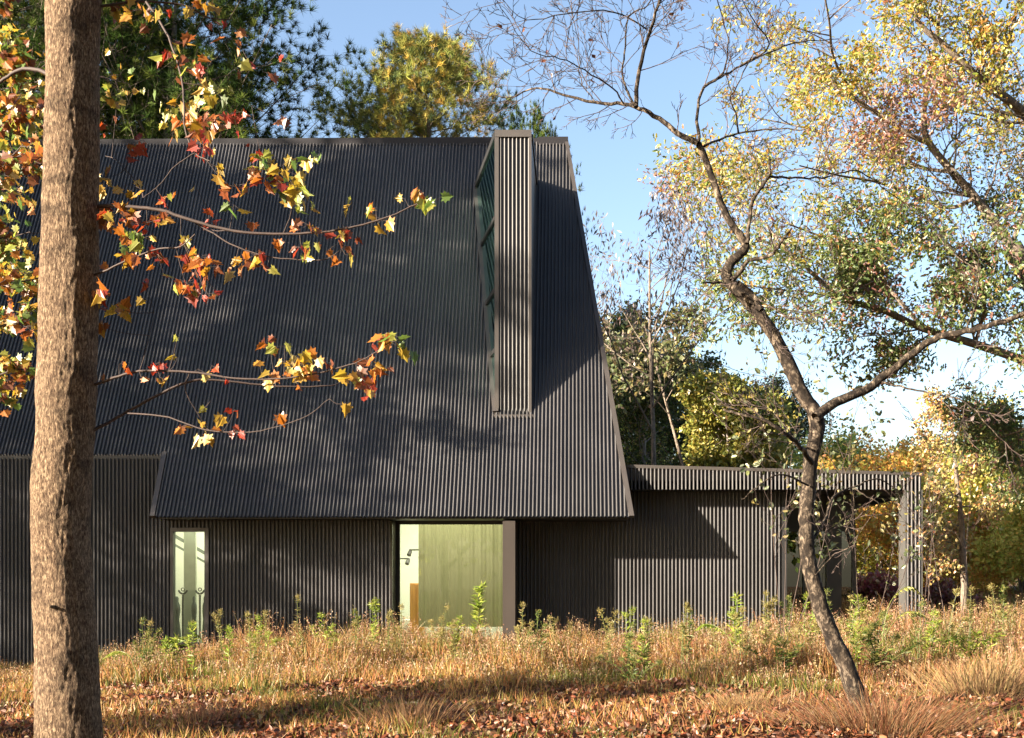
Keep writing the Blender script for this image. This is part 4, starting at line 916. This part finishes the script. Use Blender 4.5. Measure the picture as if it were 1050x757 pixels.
redgrass(1010, 15.5, .7, 900, .5, 'straw coloured grass tuft at the right edge', [(.58,.42,.2), (.5,.3,.16)])
# fallen leaves
nL = 80000; Y = np.sqrt(r.uniform(11.5**2, 23.5**2, nL)); X = r.uniform(-CX/F-.06, (1050-CX)/F+.06, nL)*Y
k = (r.random(nL) > mead(X, Y)*.97); X, Y = X[k], Y[k]; pos = np.stack([X, Y, gz(X, Y) + r.uniform(.005, .05, len(X))], -1)
ml = MB(); ax = r.normal(size=(len(X), 3)); ax[:, 2] *= .35
T = np.array(MAPLE[0])[[0, 2, 4, 6, 8, 14, 12, 10]]*(1, .8, 1.3)
ml.scatter(T, [(0,4,3,2,1), (0,7,6,5,4)], pos, r.uniform(.028, .075, len(X)), ax*2, pal(r, len(X), [(.22,.08,.04), (.30,.09,.04), (.16,.07,.04), (.34,.16,.07), (.11,.05,.03), (.26,.17,.09)], [4, 3, 3, 2, 3, 2], .25), r, 0, spread=.35)
tag(ml.build('leaf_litter', M['litter']), 'fallen red brown leaves covering the ground in the foreground', 'fallen leaves', kind='stuff')

# ------------------------------------------------------------------ herbs and fronds
def herb(px, py_top, Y, spread, cols, label, name='tall_weed', stems=1, lsz=.09, lean=0., plume=True, cat='weed', group='tall weeds in the meadow'):
    top = P(px, py_top, Y); bx = top[0] - lean; z0 = float(gz(bx, Y)); H = top[2]-z0; lsz = lsz*(1.45 if cols is LG else 1.1); t = thing(name, (bx, Y, z0), label, cat, group); m = MB(); l = MB()
    for s_ in range(stems):
        e = np.array((top[0] + (r.normal(0, spread) if s_ else 0), Y + r.normal(0, .05), z0 + H*(1 if s_ == 0 else r.uniform(.6, .95))))
        p = smooth_path([(bx + r.normal(0, .02)*s_, Y, z0-.03), (bx+(e[0]-bx)*.3, Y, z0+(e[2]-z0)*.5), (bx+(e[0]-bx)*.8, Y, z0+(e[2]-z0)*.92), e], 5); m.tube(p, np.linspace(.007, .002, len(p)), 4)
        n_ = int(46*H); ii = r.uniform(.18, 1, n_); f = ii*(len(p)-1); i0 = np.minimum(f.astype(int), len(p)-2); pos = p[i0] + (p[i0+1]-p[i0])*(f-i0)[:, None]
        ax = np.stack([r.normal(0, 1, n_), r.normal(0, 1, n_), r.uniform(.1, .8, n_)], -1)
        LN = ([(0,0,0),(.4,.09,.03),(1,0,-.15),(.4,-.09,.03)], [(0,2,1),(0,3,2)])
        l.scatter(LN[0], LN[1], pos, lsz*(1.25-.6*ii)*r.uniform(.7, 1.2, n_), ax, pal(r, n_, cols, None, .2), r, 0, spread=.2)
        if plume:
            k_ = 60; tt = r.uniform(.72, 1., k_); f = tt*(len(p)-1); i0 = np.minimum(f.astype(int), len(p)-2); pos = p[i0] + (p[i0+1]-p[i0])*(f-i0)[:, None] + r.normal(0, .03, (k_, 3))*(1.3-tt)[:, None]*2
            l.scatter(LN[0], LN[1], pos, r.uniform(.03, .055, k_), np.array((.2, 0, .6)), pal(r, k_, [(.46,.40,.12), cols[0]], None, .2), r, 0, spread=.6)
    m.build('stems', M['grass'], t).data.color_attributes['tint'].data.foreach_set('color', np.tile((.22, .26, .08, 1.), len(m.v and np.concatenate(m.v))).astype(np.float32))
    l.build('leaves', M['grass'], t); reparent(t)
LG = [(.38,.50,.07), (.52,.56,.10), (.26,.38,.05)]; DG = [(.14,.22,.05), (.22,.28,.06), (.30,.30,.08)]; TAN = None
TANC = [(.50,.40,.16), (.42,.36,.12), (.34,.34,.1)]
for a in [(495, 600, 24.5, .10, LG, 'tall bright green weed in front of the picture window', 3, .13, .12), (458, 622, 24.5, .1, TANC, 'arching yellow weed at the left of the picture window', 1, .07, .1), (182, 655, 23.5, .22, LG, 'bushy bright green weed under the narrow window', 6, .14, 0), (150, 668, 23.5, .15, DG, 'green weed left of the narrow window', 4, .12, 0),
          (235, 645, 23.5, .05, LG, 'slim upright green weed right of the narrow window', 2, .10, 0), (305, 612, 24, .05, TANC, 'tall dry tan weed in front of the ribbed wall', 2, .08, 0), (272, 628, 24, .05, TANC, 'dry tan weed between narrow window and tall dry weed', 2, .08, 0), (330, 630, 24, .08, LG, 'light green weed right of the tall dry weed', 2, .09, 0),
          (118, 672, 23, .15, DG, 'low dark green weed right of the big trunk', 4, .12, 0), (398, 632, 24.5, .06, TANC, 'dry weed at the left jamb of the picture window', 2, .07, 0), (536, 640, 24.5, .1, TANC, 'dry weed in front of the brown fin', 3, .08, 0), (585, 640, 24.5, .15, TANC, 'wide dry weed right of the brown fin', 4, .08, 0), (632, 628, 24.5, .1, TANC, 'dry weed at the edge of the dark wall', 3, .08, .1),
          (700, 640, 22, .1, TANC, 'dry weed in front of the lit side wing wall', 3, .08, 0), (755, 612, 21.5, .1, LG, 'light green weed before the side wing, left of the forked tree', 3, .12, 0), (785, 608, 21.5, .15, TANC, 'feathery tan weed before the side wing nearest the forked tree', 5, .10, 0), (848, 606, 22, .1, DG, 'dark green weed behind the forked trunk', 4, .10, 0), (872, 612, 22, .2, TANC, 'feathery weed in front of the entrance', 5, .09, 0),
          (900, 640, 18.5, .3, DG, 'bushy dark green weed between forked trunk and column', 7, .12, 0), (1000, 650, 19, .3, LG, 'bushy light green weed right of the column', 7, .12, 0), (800, 655, 18.5, .3, DG, 'bushy green weed left of the forked trunk', 7, .12, 0), (1035, 622, 22, .2, TANC, 'tall dry weed at the right edge', 5, .09, 0), (960, 628, 23, .2, DG, 'dark green weed beside the column foot', 4, .1, 0), (650, 668, 18.5, .3, DG, 'low green weed in front of the side wing corner', 6, .1, 0),
          (360, 655, 22.5, .2, TANC, 'dry tuft like weed in the middle of the meadow', 5, .08, 0), (60, 690, 22, .3, DG, 'low green weed hidden behind the big trunk', 5, .1, 0)]:
    herb(a[0], a[1], a[2], a[3], a[4], a[5], stems=a[6], lsz=a[7], lean=a[8])
for k in range(52):
    px = r.uniform(110, 1045); cl = [TANC, TANC, LG, DG][k % 4]; Yw = r.uniform(20.5, 25) if px < 640 else r.uniform(18.5, 23); b_ = P(px, 0, Yw); zt = float(gz(b_[0], Yw)) + r.uniform(.6, 1.15)
    herb(px, HY - zt/Yw*F, Yw, .12, cl, 'small wispy weed scattered among others in the dry meadow', stems=int(r.integers(2, 5)), lsz=.09, lean=r.normal(0, .08))
def frond(path, Y, label, cols, n=60, ll=.11):
    p = smooth_path([P(x, y, Y + .1*k) for k, (x, y) in enumerate(path)], 8); z0 = float(gz(p[0][0], Y)); t = thing('fern_frond', (p[0][0], Y, z0), label, 'fern', 'arching fern fronds'); m = MB(); p = np.vstack([[(p[0][0], Y, z0-.03)], p]); m.tube(p, np.linspace(.007, .002, len(p)), 4, col=(.3, .34, .1)); m.build('stem', M['grass'], t)
    l = MB(); LN = ([(0,0,0),(.35,.11,.03),(1,0,-.1),(.35,-.11,.03)], [(0,2,1),(0,3,2)]); f = np.linspace(len(p)*.35, len(p)-1.01, n); i0 = f.astype(int); pos = p[i0] + (p[i0+1]-p[i0])*(f-i0)[:, None]; d = p[i0+1]-p[i0]; d /= np.linalg.norm(d, axis=1)[:, None]
    sgn = np.where(np.arange(n) % 2, 1, -1)[:, None]; ax = d*.5 + sgn*np.array((.1, .7, 0)) + np.array((0, 0, -.55)); sz = ll*np.sin(np.linspace(.5, 2.9, n))
    l.scatter(LN[0], LN[1], pos, sz, ax*2, pal(r, n, cols, None, .15), r, 0, spread=.3); l.build('leaflets', M['grass'], t); reparent(t)
YF_ = [(.55,.52,.14), (.46,.48,.10)]
frond([(905,650),(912,620),(925,604),(938,603),(950,618)], 20, 'yellow green frond arching across the column, the upper one', YF_)
frond([(900,665),(915,640),(928,628),(942,628),(955,638)], 19.5, 'yellow green frond arching across the column, the lower one', YF_)
frond([(752,680),(748,655),(735,643),(722,640),(713,646)], 19, 'light green frond arching left in front of the side wing', LG, ll=.12)
frond([(140,690),(132,672),(118,668),(105,676)], 20, 'green frond arching left beside the big trunk', LG)
frond([(165,690),(172,668),(186,655),(200,650),(210,660)], 21, 'green frond arching right under the narrow window', LG)

# ------------------------------------------------------------------ light, sky, camera
sc = bpy.context.scene
S = Vector((1.74, 1.0, -.655)); elev = math.atan2(.655, math.hypot(1.74, 1.0)); az = math.atan2(-1.74, -1.0)
w = bpy.data.worlds.new('World'); sc.world = w; w.use_nodes = True; nt = w.node_tree; nt.nodes.clear()
sky = nt.nodes.new('ShaderNodeTexSky'); sky.sky_type = 'NISHITA'; sky.sun_disc = False; sky.sun_elevation = elev; sky.sun_rotation = az % (2*PI); sky.air_density = .85; sky.dust_density = 1.6; sky.ozone_density = .8
bg = nt.nodes.new('ShaderNodeBackground'); bg.inputs[1].default_value = .051; wo = nt.nodes.new('ShaderNodeOutputWorld'); nt.links.new(sky.outputs[0], bg.inputs[0]); nt.links.new(bg.outputs[0], wo.inputs[0])
sl = bpy.data.lights.new('sun', 'SUN'); sl.energy = 5.; sl.angle = math.radians(.5); sl.color = (1, .86, .68)
so = bpy.data.objects.new('sun', sl); C.objects.link(so); so.rotation_euler = S.to_track_quat('-Z', 'Y').to_euler(); so.location = (-20, -10, 20)
cam = bpy.data.cameras.new('camera'); co = bpy.data.objects.new('camera', cam); C.objects.link(co); co.location = (0, 0, 0); co.rotation_euler = (PI/2, 0, 0)
cam.sensor_width = 36; cam.lens = F/1050*36; cam.shift_x = -(CX-525)/1050; cam.shift_y = (HY-378.5)/1050; cam.clip_end = 3000; cam.clip_start = .05
sc.camera = co
sc.view_settings.view_transform = 'Standard'; sc.view_settings.look = 'None'; sc.view_settings.gamma = 1; sc.view_settings.exposure = 2.75; sc.view_settings.use_curve_mapping = False
sc.cycles.max_bounces = 8; sc.cycles.transparent_max_bounces = 12; sc.cycles.diffuse_bounces = 3; sc.cycles.glossy_bounces = 3
print('faces', sum(len(o.data.polygons) for o in bpy.data.objects if o.type == 'MESH'))
